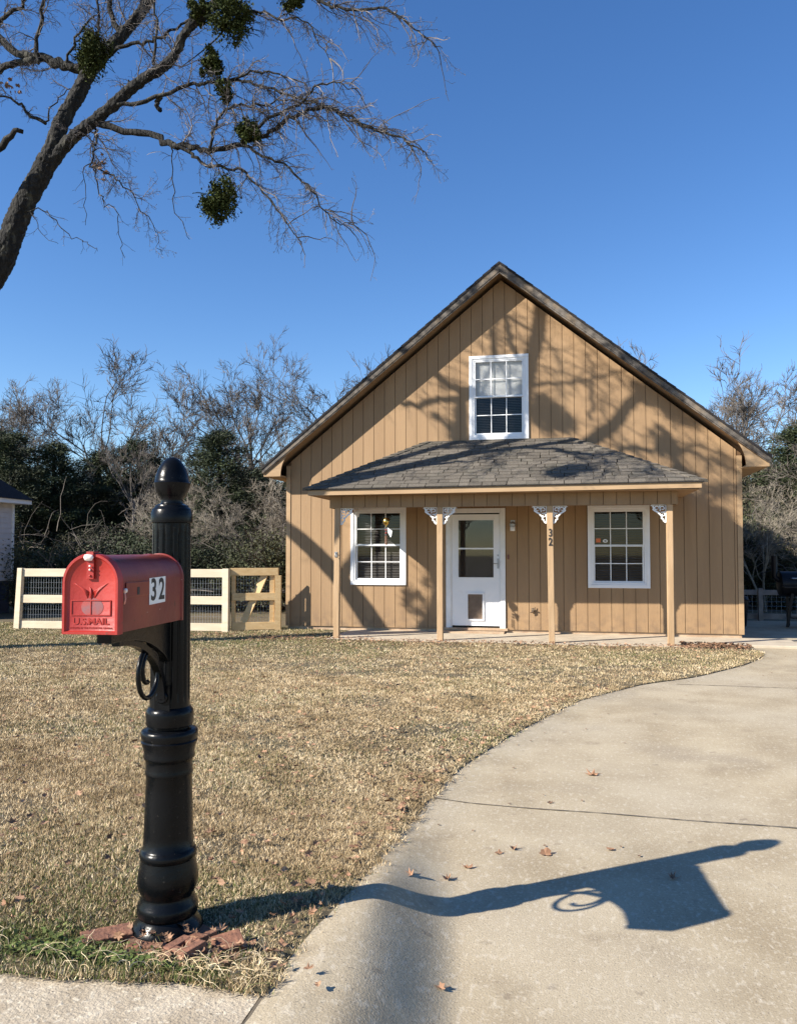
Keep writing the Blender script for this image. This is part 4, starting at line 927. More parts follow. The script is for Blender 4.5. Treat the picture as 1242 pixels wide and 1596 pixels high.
LIMBS = [
 ('trunk',[(-7.92, 9.88, 5.59), (-7.75, 9.89, 6.0), (-7.56, 9.9, 6.45), (-7.35, 9.92, 6.82), (-7.18, 9.93, 7.13)],0.225,0.19),
 ('left_stem',[(-7.18, 9.93, 7.13), (-7.06, 10.0, 7.62), (-6.85, 10.09, 8.09), (-6.75, 10.16, 8.4), (-6.56, 10.24, 8.71), (-6.29, 10.35, 9.09), (-6.01, 10.45, 9.52), (-5.82, 10.54, 10.04), (-5.62, 10.63, 10.76), (-5.41, 10.71, 11.69)],0.165,0.07),
 ('right_stem',[(-7.16, 9.94, 7.04), (-6.83, 9.94, 7.37), (-6.57, 9.93, 7.52), (-6.2, 9.93, 7.76), (-5.82, 9.95, 8.05), (-5.35, 9.98, 8.32), (-5.11, 9.96, 8.69), (-4.73, 9.97, 9.01), (-4.36, 9.98, 9.51), (-4.08, 9.97, 10.18)],0.13,0.06),
 ('A',[(-6.57, 9.96, 7.55), (-6.08, 9.98, 7.45), (-5.59, 10.0, 7.32), (-5.29, 9.98, 7.13), (-4.99, 9.96, 7.07), (-4.71, 9.94, 6.95), (-4.26, 9.95, 7.04), (-3.93, 9.94, 7.11), (-3.63, 9.92, 7.24), (-3.36, 9.9, 7.32), (-3.07, 9.88, 7.37), (-2.77, 9.86, 7.19), (-2.45, 9.85, 6.98), (-2.07, 9.85, 6.8), (-1.84, 9.81, 6.65), (-1.67, 9.77, 6.45)],0.07,0.008),
 ('A2',[(-4.22, 9.84, 6.98), (-4.02, 9.81, 7.13), (-3.73, 9.81, 7.27), (-3.4, 9.81, 7.4), (-3.16, 9.79, 7.58), (-2.88, 9.78, 7.59), (-2.58, 9.78, 7.46)],0.035,0.006),
 ('B1',[(-6.2, 9.93, 7.76), (-5.81, 9.94, 7.76), (-5.42, 9.94, 7.83), (-5.0, 9.95, 7.93), (-4.74, 9.93, 7.91), (-4.4, 9.92, 7.89), (-4.02, 9.92, 7.98), (-3.77, 9.89, 7.91), (-3.42, 9.88, 7.72), (-3.12, 9.87, 7.49)],0.045,0.006),
 ('B2',[(-4.62, 9.96, 7.92), (-4.24, 9.95, 7.89), (-3.88, 9.94, 7.74), (-3.54, 9.93, 7.6), (-3.31, 9.89, 7.46), (-3.01, 9.86, 7.33), (-2.72, 9.84, 7.11), (-2.25, 9.85, 6.91)],0.03,0.006),
 ('B3',[(-4.66, 9.85, 6.9), (-4.62, 9.8, 7.15), (-4.46, 9.78, 7.38), (-4.24, 9.76, 7.45), (-4.0, 9.76, 7.41), (-3.69, 9.76, 7.46), (-3.27, 9.79, 7.38), (-2.85, 9.82, 7.25)],0.03,0.006),
 ('C',[(-5.26, 9.93, 7.1), (-4.98, 9.94, 6.95), (-4.79, 9.93, 6.76), (-4.38, 9.96, 6.71), (-4.12, 9.96, 6.55), (-3.9, 9.96, 6.27), (-3.7, 9.95, 5.99), (-3.51, 9.94, 5.72), (-3.36, 9.92, 5.51)],0.035,0.005),
 ('Dd',[(-4.22, 9.84, 6.98), (-3.98, 9.84, 6.81), (-3.63, 9.86, 6.62), (-3.38, 9.87, 6.38), (-3.12, 9.87, 6.04), (-2.9, 9.86, 5.83), (-2.62, 9.87, 5.73)],0.028,0.005),
 ('E',[(-4.76, 10.03, 9.01), (-4.38, 10.03, 8.95), (-4.04, 10.02, 8.86), (-3.76, 9.99, 8.71), (-3.4, 9.98, 8.66), (-3.21, 9.94, 8.32), (-2.97, 9.9, 7.95)],0.03,0.005),
 ('F',[(-4.33, 9.92, 9.46), (-3.79, 9.95, 9.21), (-3.17, 9.99, 8.88), (-2.93, 9.95, 8.72), (-2.5, 9.95, 8.63), (-2.22, 9.92, 8.58), (-1.94, 9.89, 8.3), (-1.71, 9.85, 8.08), (-1.52, 9.8, 7.87)],0.04,0.005),
 ('G',[(-6.5, 9.97, 7.5), (-6.45, 9.96, 7.33), (-6.49, 9.93, 7.16), (-6.46, 9.9, 6.92), (-6.19, 9.94, 6.77), (-5.98, 9.96, 6.58), (-5.79, 9.97, 6.34), (-5.55, 9.99, 5.95), (-5.49, 9.98, 5.68)],0.025,0.004),
 ('G2',[(-6.51, 9.97, 6.96), (-6.41, 9.97, 6.63), (-6.33, 9.97, 6.42), (-6.16, 9.98, 6.27), (-6.09, 9.98, 5.85), (-6.01, 9.97, 5.59)],0.014,0.004),
 ('G3',[(-6.51, 9.97, 7.03), (-6.61, 9.92, 6.85), (-6.58, 9.89, 6.45), (-6.53, 9.87, 6.05)],0.01,0.004),
 ('H',[(-7.68, 9.83, 6.17), (-7.53, 9.82, 6.31), (-7.24, 9.85, 6.33), (-7.04, 9.86, 6.17), (-6.76, 9.88, 5.92), (-6.55, 9.9, 5.84), (-6.35, 9.9, 5.68)],0.014,0.004),
 ('H2',[(-7.34, 9.8, 6.24), (-7.15, 9.79, 5.97), (-6.9, 9.79, 5.8)],0.008,0.003),
 ('I',[(-5.3, 9.92, 7.1), (-5.25, 9.91, 6.87), (-5.23, 9.88, 6.32), (-5.11, 9.88, 5.99), (-4.98, 9.89, 5.75)],0.013,0.004),
 ('J',[(-7.24, 9.92, 7.62), (-7.5, 9.89, 7.78), (-7.64, 9.89, 7.95), (-7.94, 9.85, 8.07), (-8.32, 9.79, 8.08)],0.035,0.01),
 ('K',[(-7.26, 9.92, 7.64), (-7.04, 9.86, 7.87), (-6.78, 9.81, 8.01)],0.018,0.006),
 ('L1',[(-6.87, 10.2, 8.54), (-7.17, 10.21, 8.64), (-7.49, 10.21, 8.79), (-7.87, 10.2, 8.89), (-8.24, 10.19, 9.17), (-8.76, 10.14, 9.51), (-9.48, 10.06, 9.76)],0.1,0.05),
 ('L2',[(-7.61, 10.15, 8.75), (-8.01, 10.14, 8.73), (-8.22, 10.18, 8.67), (-8.74, 10.14, 8.64), (-9.37, 10.09, 8.86)],0.07,0.04),
 ('L3',[(-7.57, 10.16, 8.69), (-7.54, 10.11, 8.93), (-7.46, 10.08, 9.3), (-7.39, 10.04, 9.73), (-7.27, 10.02, 10.46)],0.045,0.02),
 ('L4',[(-8.45, 10.18, 9.29), (-8.25, 10.19, 9.42), (-8.03, 10.21, 9.58), (-7.83, 10.23, 9.78), (-7.65, 10.24, 10.3)],0.05,0.02),
 ('T1',[(-6.36, 10.41, 9.06), (-6.52, 10.41, 9.39), (-6.57, 10.44, 9.74), (-6.67, 10.45, 10.4)],0.06,0.03),
 ('T2',[(-6.73, 10.34, 8.72), (-6.77, 10.43, 9.22), (-6.84, 10.52, 9.79), (-6.92, 10.6, 10.46)],0.035,0.015),
 ('T3',[(-6.67, 10.24, 8.66), (-6.19, 10.26, 8.82), (-5.84, 10.25, 8.84), (-5.59, 10.22, 8.87), (-5.3, 10.19, 8.97), (-4.89, 10.19, 9.05), (-4.45, 10.2, 9.14)],0.04,0.012),
 ('T4',[(-7.12, 10.15, 8.58), (-6.91, 10.13, 8.95), (-6.69, 10.11, 9.19), (-6.56, 10.06, 9.22)],0.03,0.008),
 ('stub',[(-8.26, 9.5, 6.8), (-7.79, 9.5, 6.98), (-7.45, 9.47, 7.21), (-7.24, 9.41, 7.26)],0.09,0.035),
 ('Q1',[(-5.64, 10.05, 8.36), (-5.6, 10.06, 8.73), (-5.63, 10.06, 9.1), (-5.67, 10.05, 9.57)],0.03,0.012),
 ('Q2',[(-5.51, 9.98, 7.84), (-5.52, 9.98, 7.71), (-5.49, 9.98, 7.66)],0.05,0.03),
]
oak = thing('oak_tree', 'leaning bare oak with mistletoe filling the upper left of the view', 'tree', (-9.7, 9.8, 0))
OO = (-9.7, 9.8, 0)
LD = {n: (np.array(p, float), a, c) for n, p, a, c in LIMBS}
def dense(P, k=4):
    P = np.array(P, float); n = len(P); t = np.linspace(0, n - 1, (n - 1) * k + 1); out = []
    for x in t:
        i = min(int(x), n - 2); f = x - i; p0, p1, p2, p3 = P[max(i - 1, 0)], P[i], P[i + 1], P[min(i + 2, n - 1)]
        out.append(.5 * ((2 * p1) + (-p0 + p2) * f + (2 * p0 - 5 * p1 + 4 * p2 - p3) * f * f + (-p0 + 3 * p1 - 3 * p2 + p3) * f ** 3))
    return np.array(out)
LD['stub'] = (np.vstack([[(-9.05, 9.45, 6.2)], LD['stub'][0]]),) + LD['stub'][1:]
trunk = np.vstack([[(-9.75, 9.8, -.2), (-9.7, 9.8, .4), (-9.58, 9.82, 1.8), (-9.35, 9.85, 3.2), (-8.95, 9.87, 4.3), (-8.35, 9.88, 5.05)], LD['trunk'][0]])
tp = dense(trunk, 7); tr_ = np.interp(np.linspace(0, 1, len(tp)), [0, .05, .15, .5, 1], [.40, .28, .225, .175, .135])
tr_ = tr_ * (1 + rng.uniform(-.045, .045, len(tp)))
b = M(); b.tube(tp, tr_, 20)
jn = LD['left_stem']; q = dense(np.vstack([[LD['trunk'][0][-2]], jn[0]]), 5); b.tube(q, np.interp(np.linspace(0, 1, len(q)), [0, .12, 1], [.13, .115, jn[2] * .75]) * (1 + rng.uniform(-.06, .06, len(q))), 16)
jn = LD['right_stem']; q = dense(np.vstack([[LD['trunk'][0][-2]], jn[0]]), 5); b.tube(q, np.interp(np.linspace(0, 1, len(q)), [0, .12, 1], [.12, .09, jn[2] * .75]) * (1 + rng.uniform(-.06, .06, len(q))), 14)
# the low limb on the far side, out of the frame
far_limbs = [
 ([(-9.35, 9.85, 3.4), (-9.75, 9.8, 4.6), (-10.5, 9.85, 5.7), (-11.4, 9.9, 6.55), (-12.6, 10.0, 7.3), (-13.6, 10.3, 8.4)], .21, .08),
 ([(-9.2, 9.86, 3.5), (-9.0, 9.6, 5.0), (-9.05, 9.4, 6.6), (-9.0, 9.3, 8.2), (-9.1, 9.2, 9.8)], .22, .06),
 ([(-10.5, 9.85, 5.7), (-10.9, 9.3, 6.8), (-11.0, 8.8, 8.0)], .08, .03)]
high = [  # the crown above the frame: its shadows lie on the gable and the porch roof
 ([tuple(jn[0][-1]), (-3.2, 9.4, 10.9), (-2.9, 9.2, 11.9), (-2.5, 9.1, 12.9)], .06, .02),
 ([tuple(LD['left_stem'][0][-1]), (-4.5, 10.6, 11.6), (-4.6, 10.9, 12.8), (-4.3, 11, 13.6)], .07, .02),
 ([tuple(LD['left_stem'][0][-3]), (-5.4, 10.2, 10.2), (-5.9, 10.0, 11.4), (-6.1, 9.8, 12.4)], .09, .025),
 ([tuple(LD['right_stem'][0][-2]), (-3.1, 9.3, 9.7), (-2.3, 9.0, 10.0), (-1.5, 8.8, 10.1), (-.9, 8.7, 9.9)], .06, .015),
 ([tuple(LD['L3'][0][-1]), (-7.0, 10.0, 11.0), (-7.3, 9.9, 12.2)], .04, .015),
 ([tuple(LD['L4'][0][-1]), (-7.4, 10.0, 10.6), (-7.9, 10.0, 11.6)], .04, .015)]
for P, a, c in far_limbs + high: q = dense(P, 5); b.tube(q, np.linspace(a, c, len(q)) * (1 + rng.uniform(-.05, .05, len(q))), 10)
tk = b.build('trunk', m_bark, oak, smooth=True, off=OO)
dm = tk.modifiers.new('sub', 'SUBSURF'); dm.levels = 2; dm.render_levels = 2; dm.subdivision_type = 'CATMULL_CLARK'
tx = bpy.data.textures.new('bark_relief', 'CLOUDS'); tx.noise_scale = .055; tx.noise_depth = 3
dd = tk.modifiers.new('bark', 'DISPLACE'); dd.texture = tx; dd.strength = .050; dd.mid_level = .5; dd.texture_coords = 'LOCAL'
b = M(); tw = M()
for n, (P, a, c) in LD.items():
    if n in ('trunk', 'left_stem', 'right_stem'): continue
    a, c = a * .74, c * .9; q = dense(P, 4); jit = rng.normal(0, .018, q.shape); jit[0] = 0; q = q + jit
    b.tube(q, np.linspace(a, c, len(q)) * (1 + rng.uniform(-.08, .08, len(q))), 8 if a > .02 else 6)
    if n in ('stub', 'Q2'): continue
    if a >= .025: twigs(tw, q[len(q) // 5:], a * .6, c, 11 if n == 'A' else 9, .72, 2, .28, 1.2)
    elif a >= .016: twigs(tw, q[2:], a, c, 11, .6, 2, .28, 1.2)
    else: twigs(tw, q[2:], a, c, 6, .32, 1, .3)
for n in ('left_stem', 'right_stem'):
    P, a, c = LD[n]; q = dense(P, 3); twigs(tw, q[5:], .03, .02, 6.5, .95, 2, .2, 1.2)
for P, a, c in far_limbs + high: q = dense(P, 3); twigs(tw, q[3:], .02, .01, 2.6, .9, 2, .2)
med = []
for P, a, c in high + [(LD['left_stem'][0][-4:], 0, 0), (LD['right_stem'][0][-3:], 0, 0)]:
    q = dense(P, 3)
    for i in range(7):
        p0 = q[int(rng.uniform(.25, 1) * (len(q) - 1))]
        if p0[2] < 8.8 and p0[0] > -9: continue
        Q = wander(p0, (rng.normal(.1, .7), rng.normal(0, .5), rng.uniform(0, 1)), rng.uniform(1.2, 2.6), 9, .2, .02); ra = rng.uniform(.018, .05)
        b.tube(Q, np.linspace(ra, .006, len(Q)), 6); twigs(tw, Q, .012, .004, 3, .7, 1, .1)
# drooping sprays under the right hand limbs
for n, k in (('A', 26), ('A2', 10), ('B1', 10), ('B2', 13), ('B3', 8), ('Dd', 11), ('E', 8), ('F', 16), ('C', 9)):
    P = dense(LD[n][0], 4)
    for i in range(k):
        p = P[int(rng.uniform(.3, 1) * (len(P) - 1))]; L_ = rng.uniform(.35, 1.0)
        Q = wander(p, (rng.uniform(-.1, .8), rng.normal(0, .4), -rng.uniform(-.3, .9)), L_, 9, .22, .16)
        tw.tube(Q, np.linspace(.0085, .0024, len(Q)), 4, float(rng.uniform()), cap=False)
        twigs(tw, Q, .007, .002, 6, .24, 1, .15)
print('twig verts', tw.n)
b.build('limb', m_bark, oak, smooth=True, off=OO); tw.build('twigs', m_twig, oak, off=OO)
b = M()
for c in ((-6.4, 10.0, 7.05), (-6.32, 10.0, 6.82), (-6.5, 10, 6.9), (-7.9, 9.95, 8.3), (-7.72, 9.95, 8.2)):
    for i in range(7): leaf_geo(b, np.array(c) + rng.normal(0, .05, 3), rng.uniform(.03, .05), rng.uniform(0, 6), rng.uniform(.8, 2), .8, rng.uniform(.0, .5))
b.build('dead_leaves', m_leaf, oak, off=OO)

def foliage(b, c, rad, n, s0, s1, fill=.35, t0=0., t1=1., elong=.55, lump=.35):
    """leaf sized faces through an uneven volume made of lumps"""
    c = np.array(c); rad = np.array(rad) * np.ones(3)
    nl = max(4, int(n / 90)); lc = rng.normal(0, 1, (nl, 3)); lc /= np.linalg.norm(lc, axis=1)[:, None]; lc *= rng.uniform(fill, 1, (nl, 1)) ** .6
    ls = rng.uniform(.12, lump, nl); lt = rng.uniform(-.25, .25, nl)
    k = rng.integers(0, nl, n); p = lc[k] + rng.normal(0, 1, (n, 3)) * ls[k][:, None] * .6
    p = c + p * rad * .85
    x = rng.normal(0, 1, (n, 3)); x /= np.linalg.norm(x, axis=1)[:, None]; y = np.cross(x, rng.normal(0, 1, (n, 3))); y /= np.linalg.norm(y, axis=1)[:, None]
    s = rng.uniform(s0, s1, n)[:, None]; x = x * s; y = y * s * elong
    V = np.stack([p - x, p - y, p + x, p + y], 1).reshape(-1, 3)
    b.add(V, np.arange(4 * n).reshape(-1, 4), np.repeat(np.clip(rng.uniform(t0, t1, n) * .6 + .2 + lt[k], 0, 1), 4))
MIST = [
 ((-6.51, 9.97, 8.56),0.30,0.37),
 ((-4.67, 9.85, 8.11),0.19,0.27),
 ((-4.45, 9.79, 7.65),0.17,0.17),
 ((-4.05, 9.67, 7.02),0.20,0.22),
 ((-4.52, 9.78, 6.21),0.32,0.35),
 ((-4.37, 9.91, 8.72),0.37,0.31),
 ((-4.87, 9.91, 8.94),0.19,0.22),
 ((-3.54, 9.88, 8.85),0.17,0.15),
]
ML = ['mistletoe clump over the fork of the oak, lower left', 'small loose mistletoe clump high in the middle of the oak', 'loose mistletoe clump just below the big top one in the oak', 'mistletoe clump wrapped round the long right limb of the oak',
      'round dark mistletoe ball hanging lowest in the oak', 'largest mistletoe clump at the top of the view in the oak', 'mistletoe tuft left of the largest clump near the top edge', 'small mistletoe tip cut off by the top edge of the view']
for i, (c, rx, rz_) in enumerate(MIST):
    b = M(); n = int(3300 * (rx * rz_) / .1) + 600; foliage(b, (0, 0, 0), (rx * .98, rx * .98, rz_ * .98), n, .014, .028, fill=.15, lump=.42 if i not in (1, 2, 3) else .3)
    for j in range(34): b.tube(wander((0, 0, 0), rng.normal(0, 1, 3), rx * 1.15, 5, .3, 0), .004, 3, .1, cap=False)
    o = b.build('mistletoe_clump', m_mist, loc=c); tag(o, ML[i], 'mistletoe', 'mistletoe clumps growing in the oak')
# unseen mistletoe: high clumps cast round gable shadows, left ones added to deepen shade
for i, c in enumerate([(-5.0, 10.0, 10.9), (-4.2, 10.1, 10.4), (-3.6, 9.5, 11.6), (-5.9, 10.0, 11.4), (-9.0, 9.75, 5.25), (-8.6, 9.8, 5.75), (-9.0, 9.3, 9.1), (-8.7, 9.3, 8.6)]):
    b = M(); foliage(b, (0, 0, 0), .34, 1500, .016, .032, fill=.15); o = b.build('mistletoe_clump', m_mist, loc=c)
    tag(o, 'mistletoe clump out of view, placed for the soft shade it casts on the house', 'mistletoe', 'mistletoe clumps out of view, placed for their shade')

# bare background trees: five prototypes
def bare_proto(seed, H, wide, stems, mat_, lev=4):
    global rng
    keep = rng; rng = np.random.default_rng(seed); b = M(); tr0 = M()
    def grow(p, d, L_, r, lv):
        Q = wander(p, d, L_, 5, .13 if lv > 2 else .22, -.04, .02)
        (tr0 if lv >= lev - 1 else b).tube(Q, np.linspace(r, r * .55, len(Q)), 6 if lv >= lev - 1 else (4 if lv > 1 else 3), float(rng.uniform()), cap=False)
        if lv == 0: return
        for i in range(rng.integers(5, 8) if lv > 1 else rng.integers(6, 9)):
            f = rng.uniform(.3, 1.0) if lv < lev else rng.uniform(.35, 1); x = f * 5; j = min(int(x), 4); q = Q[j] + (Q[j + 1] - Q[j]) * (x - j); dd = unit(Q[j + 1] - Q[j])
            s_ = unit(np.cross(dd, rng.normal(0, 1, 3))); nd = unit(dd * rng.uniform(.6, 1.1) + s_ * wide * rng.uniform(.6, 1.3) * (1.25 if lv < 3 else 1) + np.array([0, 0, .06]))
            grow(q, nd, L_ * rng.uniform(.36, .60), max(r * (1 - .45 * f) * .5, .0075), lv - 1)
    for k in range(stems):
        a = rng.uniform(0, 6.28); grow((math.cos(a) * .12 * k, math.sin(a) * .12 * k, -.1), (rng.normal(0, .12) + .18 * math.cos(a) * (stems > 1), rng.normal(0, .12) + .18 * math.sin(a) * (stems > 1), 1), H * .62, .10 if stems == 1 else .065, lev)
    z = max(v[:, 2].max() for v in b.V)
    for q in (b, tr0): q.xf(Matrix.Diagonal((H / z, H / z, H / z, 1)))
    out = (tr0.mesh('trunk', mat_), b.mesh('crown', mat_)); rng = keep; return out
protos = [bare_proto(11, 8, .42, 1, m_farbark), bare_proto(12, 8, .50, 1, m_farbark), bare_proto(13, 8, .36, 2, m_farbark), bare_proto(14, 8, .58, 1, m_farbark), bare_proto(15, 8, .34, 2, m_farbark)]
pale = bare_proto(16, 8, .6, 2, m_palebark)
BARE = [ (-23.7, 28.7, 7.9), (-22.9, 29.9, 8.6), (-19.8, 27.5, 8.1), (-16.1, 24.2, 6.3), (-16.9, 27.1, 7.8), (-17.6, 30.0, 9.0), (-12.6, 22.9, 5.7), (-14.6, 28.6, 8.7), (-12.9, 27.9, 5.6), (-13.7, 32.9, 9.1), (-12.2, 32.2, 9.3), (-12.0, 36.3, 11.1), (-11.3, 38.5, 11.2), (-9.1, 24.7, 5.1), (5.4, 38.9, 10.7), (5.9, 36.0, 8.6), (6.1, 30.9, 7.8), (7.5, 32.2, 8.2), (7.2, 28.1, 6.3), (9.6, 32.7, 7.8), (11.7, 35.2, 8.0) ]
BLAB = ['tall bare tree beyond the neighbour roof at the far left edge', 'bare tree just right of the neighbour roof, behind the cedars', 'slim bare tree above the left end of the pale fence', 'short bare tree left of the mailbox, tips below its neighbours',
        'bare tree with crossing limbs standing above the red mailbox', 'tallest bare tree left of the black finial', 'low twiggy bare tree directly behind the black post', 'tall forked bare tree just right of the black finial',
        'low bare tree in the dip of the tree line right of the post', 'wide bare tree left of the house roof, second from the eave', 'tall thin bare tree rising just left of the house eave', 'round topped bare tree behind the left slope of the house roof',
        'bare tree half hidden by the left roof slope', 'low bare tree beside the left wall of the house behind the gate', 'narrow bare tree peeking above the right roof slope', 'bare tree beyond the right end of the house roof', 'sparse bare tree with upright rods right of the eave tip',
        'bare tree at the right edge behind the smoker', 'low bare tree at the right edge above the grill', 'bare tree just outside the right edge of the view', 'outermost bare tree to the right of the view']
PI_ = [0, 2, 0, 3, 1, 4, 3, 2, 3, 1, 0, 2, 1, 3, 4, 2, 4, 0, 3, 1, 2]
for i, (x, y, h) in enumerate(BARE):
    h *= 1.07; t = thing('bare_tree', BLAB[i], 'tree', (x, y, 0), rng.uniform(0, 6.28), 'bare winter trees behind the yard'); s_ = h / 8; t.scale = (s_ * rng.uniform(.9, 1.15), s_, s_)
    for nm, me in zip(('trunk', 'crown'), protos[PI_[i]]): o = bpy.data.objects.new(nm, me); col.objects.link(o); o.parent = t
for i, (x, y, h, lab) in enumerate([(-6.55, 19.6, 3.6, 'pale leaning sapling right beside the left wall of the house'), (-7.9, 20.3, 4.0, 'pale branching sapling behind the pine gate'), (-10.6, 19.2, 3.5, 'pale crooked bare shrub tree behind the mailbox'),
                                    (5.0, 22.2, 3.3, 'pale tangled bare shrub tree right of the house wall'), (6.3, 22.8, 3.6, 'pale bare shrub tree behind the smoker')]):
    t = thing('pale_sapling', lab, 'tree', (x, y, 0), rng.uniform(0, 6.28), 'pale barked saplings behind the fences'); t.scale = (h / 8 * 1.25, h / 8 * 1.25, h / 8)
    for nm, me in zip(('trunk', 'crown'), pale): o = bpy.data.objects.new(nm, me); col.objects.link(o); o.parent = t

# evergreens
def cedar_proto(seed, n=52000):
    global rng
    keep = rng; rng = np.random.default_rng(seed); b = M(); H = 5.0
    nb_ = 230; ls = []
    for i in range(nb_):
        z = H * (.04 + .96 * (i / nb_) ** .9); R0 = 1.55 * (1 - (z / H) ** 1.5) ** .75 + .1; a = rng.uniform(0, 6.28); r = R0 * rng.uniform(.35, 1.25)
        ls.append((math.cos(a), math.sin(a), z, r))
    for ca, sa, z, r in ls:
        m_ = int(n / nb_ * (.4 + r / 1.4)); t = rng.uniform(.15, 1, m_) ** .7
        p = np.stack([ca * r * t, sa * r * t, z + (t - .4) * r * .5 * rng.uniform(.4, 1)], 1) + rng.normal(0, 1, (m_, 3)) * np.array([.13, .13, .11]) * (1.1 - t[:, None] * .6)
        x = np.stack([ca + rng.normal(0, .8, m_), sa + rng.normal(0, .8, m_), .7 + rng.normal(0, .6, m_)], 1); x /= np.linalg.norm(x, axis=1)[:, None]
        y = np.cross(x, rng.normal(0, 1, (m_, 3))); y /= np.linalg.norm(y, axis=1)[:, None]; s_ = rng.uniform(.018, .048, m_)[:, None]
        V = np.stack([p - x * s_, p - y * s_ * .3, p + x * s_, p + y * s_ * .3], 1).reshape(-1, 3)
        b.add(V, np.arange(4 * m_).reshape(-1, 4), np.repeat(np.clip(rng.uniform(.1, .9) + rng.normal(0, .15, m_), 0, 1), 4))
    tr0 = M(); tr0.tube([(0, 0, -.2), (.03, 0, 2), (0, .03, 4.6)], [.13, .09, .03], 8)
    out = (b.mesh('crown', m_cedar), tr0.mesh('trunk', m_bark)); rng = keep; return out
cp = [cedar_proto(21), cedar_proto(22)]
CEDAR = [ (-19.6, 23.5, 5.6), (-17.0, 22.0, 4.9), (-16.3, 23.1, 4.7), (-16.1, 25.2, 4.7), (-15.2, 26.4, 5.2), (-10.2, 22.4, 4.8), (-9.7, 24.5, 3.9), (-9.8, 27.6, 3.8), (7.1, 32.2, 4.9), (7.5, 28.1, 5.3), (9.3, 29.5, 5.0) ]
CLAB = ['dark evergreen behind the neighbour house at the left edge', 'dark cedar just right of the neighbour roof', 'dark cedar over the left part of the pale fence', 'dark evergreen behind and above the mailbox', 'dark evergreen immediately left of the black post',
        'big dark conical cedar between the post and the house', 'shorter cedar behind the gate beside the house', 'cedar mostly hidden behind the left house wall', 'evergreen behind the bare saplings right of the house wall', 'dark evergreen at the right edge above the smoker', 'evergreen just outside the right edge of the view']
for i, (x, y, h) in enumerate(CEDAR):
    t = thing('cedar_tree', CLAB[i], 'tree', (x, y, 0), rng.uniform(0, 6.28), 'dark evergreens behind the fences'); s_ = h / 5; t.scale = (s_ * 1.6, s_ * 1.6, s_ * 1.06)
    for nm, me in zip(('crown', 'trunk'), cp[i % 2]): o = bpy.data.objects.new(nm, me); col.objects.link(o); o.parent = t
def shrub_proto(seed, m1):
    global rng
    keep = rng; rng = np.random.default_rng(seed); b = M(); s_ = M()
    for k in range(9):
        Q = wander((rng.normal(0, .15), rng.normal(0, .15), 0), (rng.normal(0, .6), rng.normal(0, .6), 1), rng.uniform(1.2, 2.2), 6, .16, .12); s_.tube(Q, np.linspace(.018, .006, len(Q)), 4, float(rng.uniform()), cap=False); twigs(s_, Q, .012, .005, 6, .8, 1, .1)
    foliage(b, (0, 0, .75), (1.2, 1.05, .85), 15000, .013, .030, fill=.1, lump=.38)
    out = (b.mesh('foliage', m1), s_.mesh('stems', m_farbark)); rng = keep; return out
sp = [shrub_proto(31, m_shrub), shrub_proto(32, m_cedar), shrub_proto(33, m_brush)]
SHRUB = [ (-13.2, 17.6, 2.5), (-12.2, 17.9, 2.1), (-11.7, 19.0, 2.3), (-10.3, 18.3, 2.9), (-9.0, 18.5, 2.3), (-8.5, 19.7, 2.5), (-7.2, 18.9, 2.8), (5.1, 24.6, 3.4), (6.1, 25.8, 3.8), (6.2, 23.8, 2.7), (7.3, 25.1, 3.0) ]
SLAB = ['olive shrub behind the fence end post at the left', 'olive shrub behind the fence left of the mailbox', 'bright olive shrub directly behind the red mailbox', 'tall twiggy shrub rising behind the black post', 'shrub behind the fence just right of the post',
        'dark shrub behind the middle fence post', 'shrub filling the gap above the pine gate', 'twiggy shrub right beside the right house wall', 'tall shrub left of the smoker chimney', 'shrub behind the smoker barrel', 'shrub just outside the right edge of the view']
for i, (x, y, h) in enumerate(SHRUB):
    t = thing('shrub', SLAB[i], 'shrub', (x, y, -.05), rng.uniform(0, 6.28), 'shrubs along the back of the yard'); s_ = h / 1.95; t.scale = (s_ * 1.05, s_ * 1.05, s_)
    for nm, me in zip(('foliage', 'stems'), sp[(0, 1, 0, 1, 1, 1, 0, 0, 1, 0, 1)[i]]): o = bpy.data.objects.new(nm, me); col.objects.link(o); o.parent = t
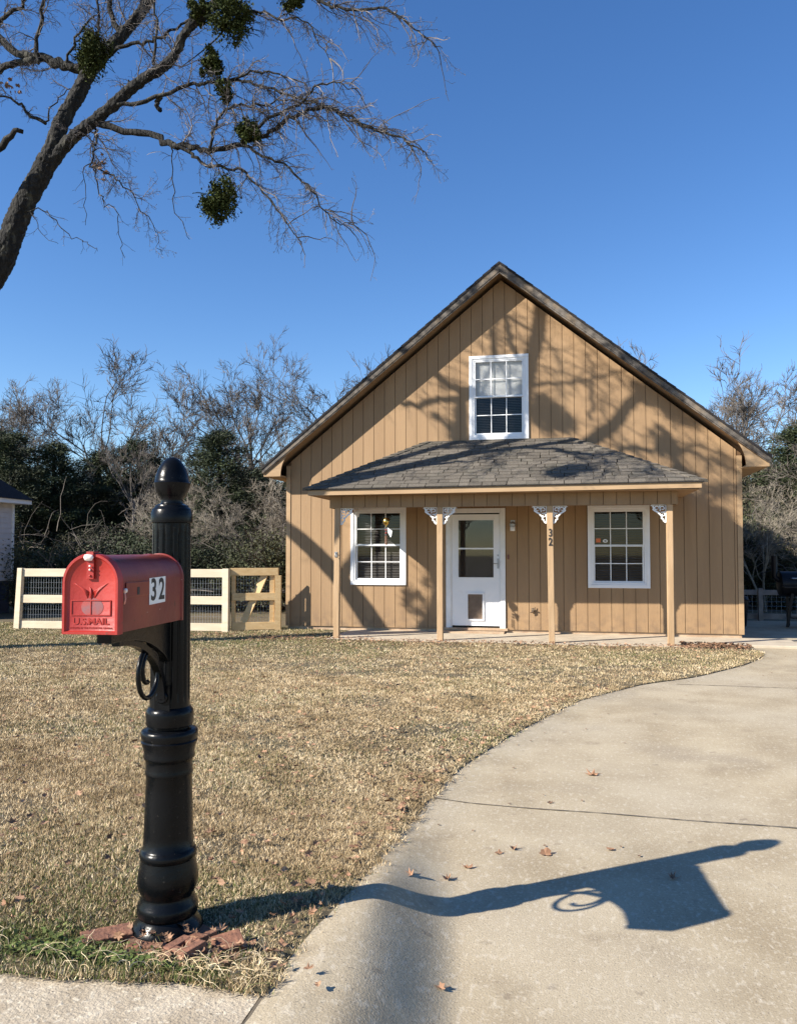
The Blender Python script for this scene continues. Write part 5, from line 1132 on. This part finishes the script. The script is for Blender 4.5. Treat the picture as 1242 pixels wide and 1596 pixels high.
# thicket that reads as one mass behind the yard
b = M()
def thick(n, u0, u1, v0, v1, hf, s0, s1):
    u = rng.uniform(u0, u1, n); v = rng.uniform(v0, v1, n); h = hf(u, v); z = h * rng.uniform(0, 1, n) ** .8
    x = rng.normal(0, 1, (n, 3)); x[:, 2] += .6; x /= np.linalg.norm(x, axis=1)[:, None]; y = np.cross(x, rng.normal(0, 1, (n, 3))); y /= np.linalg.norm(y, axis=1)[:, None]
    s_ = rng.uniform(s0, s1, n)[:, None]; p = np.stack([u, v, z], 1); V = np.stack([p - x * s_, p + y * s_ * .16, p + x * s_, p - y * s_ * .16], 1).reshape(-1, 3)
    b.add(V, np.arange(4 * n).reshape(-1, 4), np.repeat(rng.uniform(0, 1, n), 4))
hL = lambda u, v: 3.1 + .7 * np.sin(u * .9) + .5 * np.sin(u * 2.3 + v) + .4 * np.sin(u * 5.1)
thick(90000, -30, -7.2, 27, 33, lambda u, v: hL(u, v) + .7, .05, .20)
thick(60000, 5.5, 19, 27, 33, lambda u, v: hL(u, v) + 1.1, .05, .20)
thick(120000, -40, 34, 38, 46, lambda u, v: 4.8 + .6 * np.sin(u * .7) + .5 * np.sin(u * 1.9), .08, .32)
tag(b.build('thicket', m_brush), 'tangled mass of dry brush and undergrowth filling the far side of the yard', 'thicket', kind='stuff')
b = M()
thick(150000, -30, -7.2, 25.5, 29, lambda u, v: hL(u, v) * .95, .04, .13)
thick(90000, 5.5, 19, 26, 30, lambda u, v: hL(u, v), .04, .13)
thick(70000, -17, -7.0, 20.5, 23, lambda u, v: hL(u, v) * .6, .03, .10)
thick(60000, 5.2, 14, 22.5, 25, lambda u, v: hL(u, v) * .8, .03, .10)
tag(b.build('undergrowth', m_under), 'dark olive evergreen undergrowth banked up behind the fences', 'undergrowth', kind='stuff')
b = M()
for i in range(460):
    if i < 260: p = (rng.uniform(-17, -6.8), rng.uniform(18.8, 22), rng.uniform(.2, 2.2))
    else: p = (rng.uniform(4.6, 11), rng.uniform(21.5, 24), rng.uniform(.2, 3.0))
    Q = wander(p, (rng.normal(0, 1), rng.normal(0, .5), rng.uniform(-.1, .8)), rng.uniform(.7, 2.0), 7, .22, .25); b.tube(Q, np.linspace(.011, .004, len(Q)), 3, float(rng.uniform()), cap=False)
tag(b.build('brambles', m_farbark), 'pale arching bramble stems tangled through the shrubs behind the fences', 'brambles', kind='stuff')
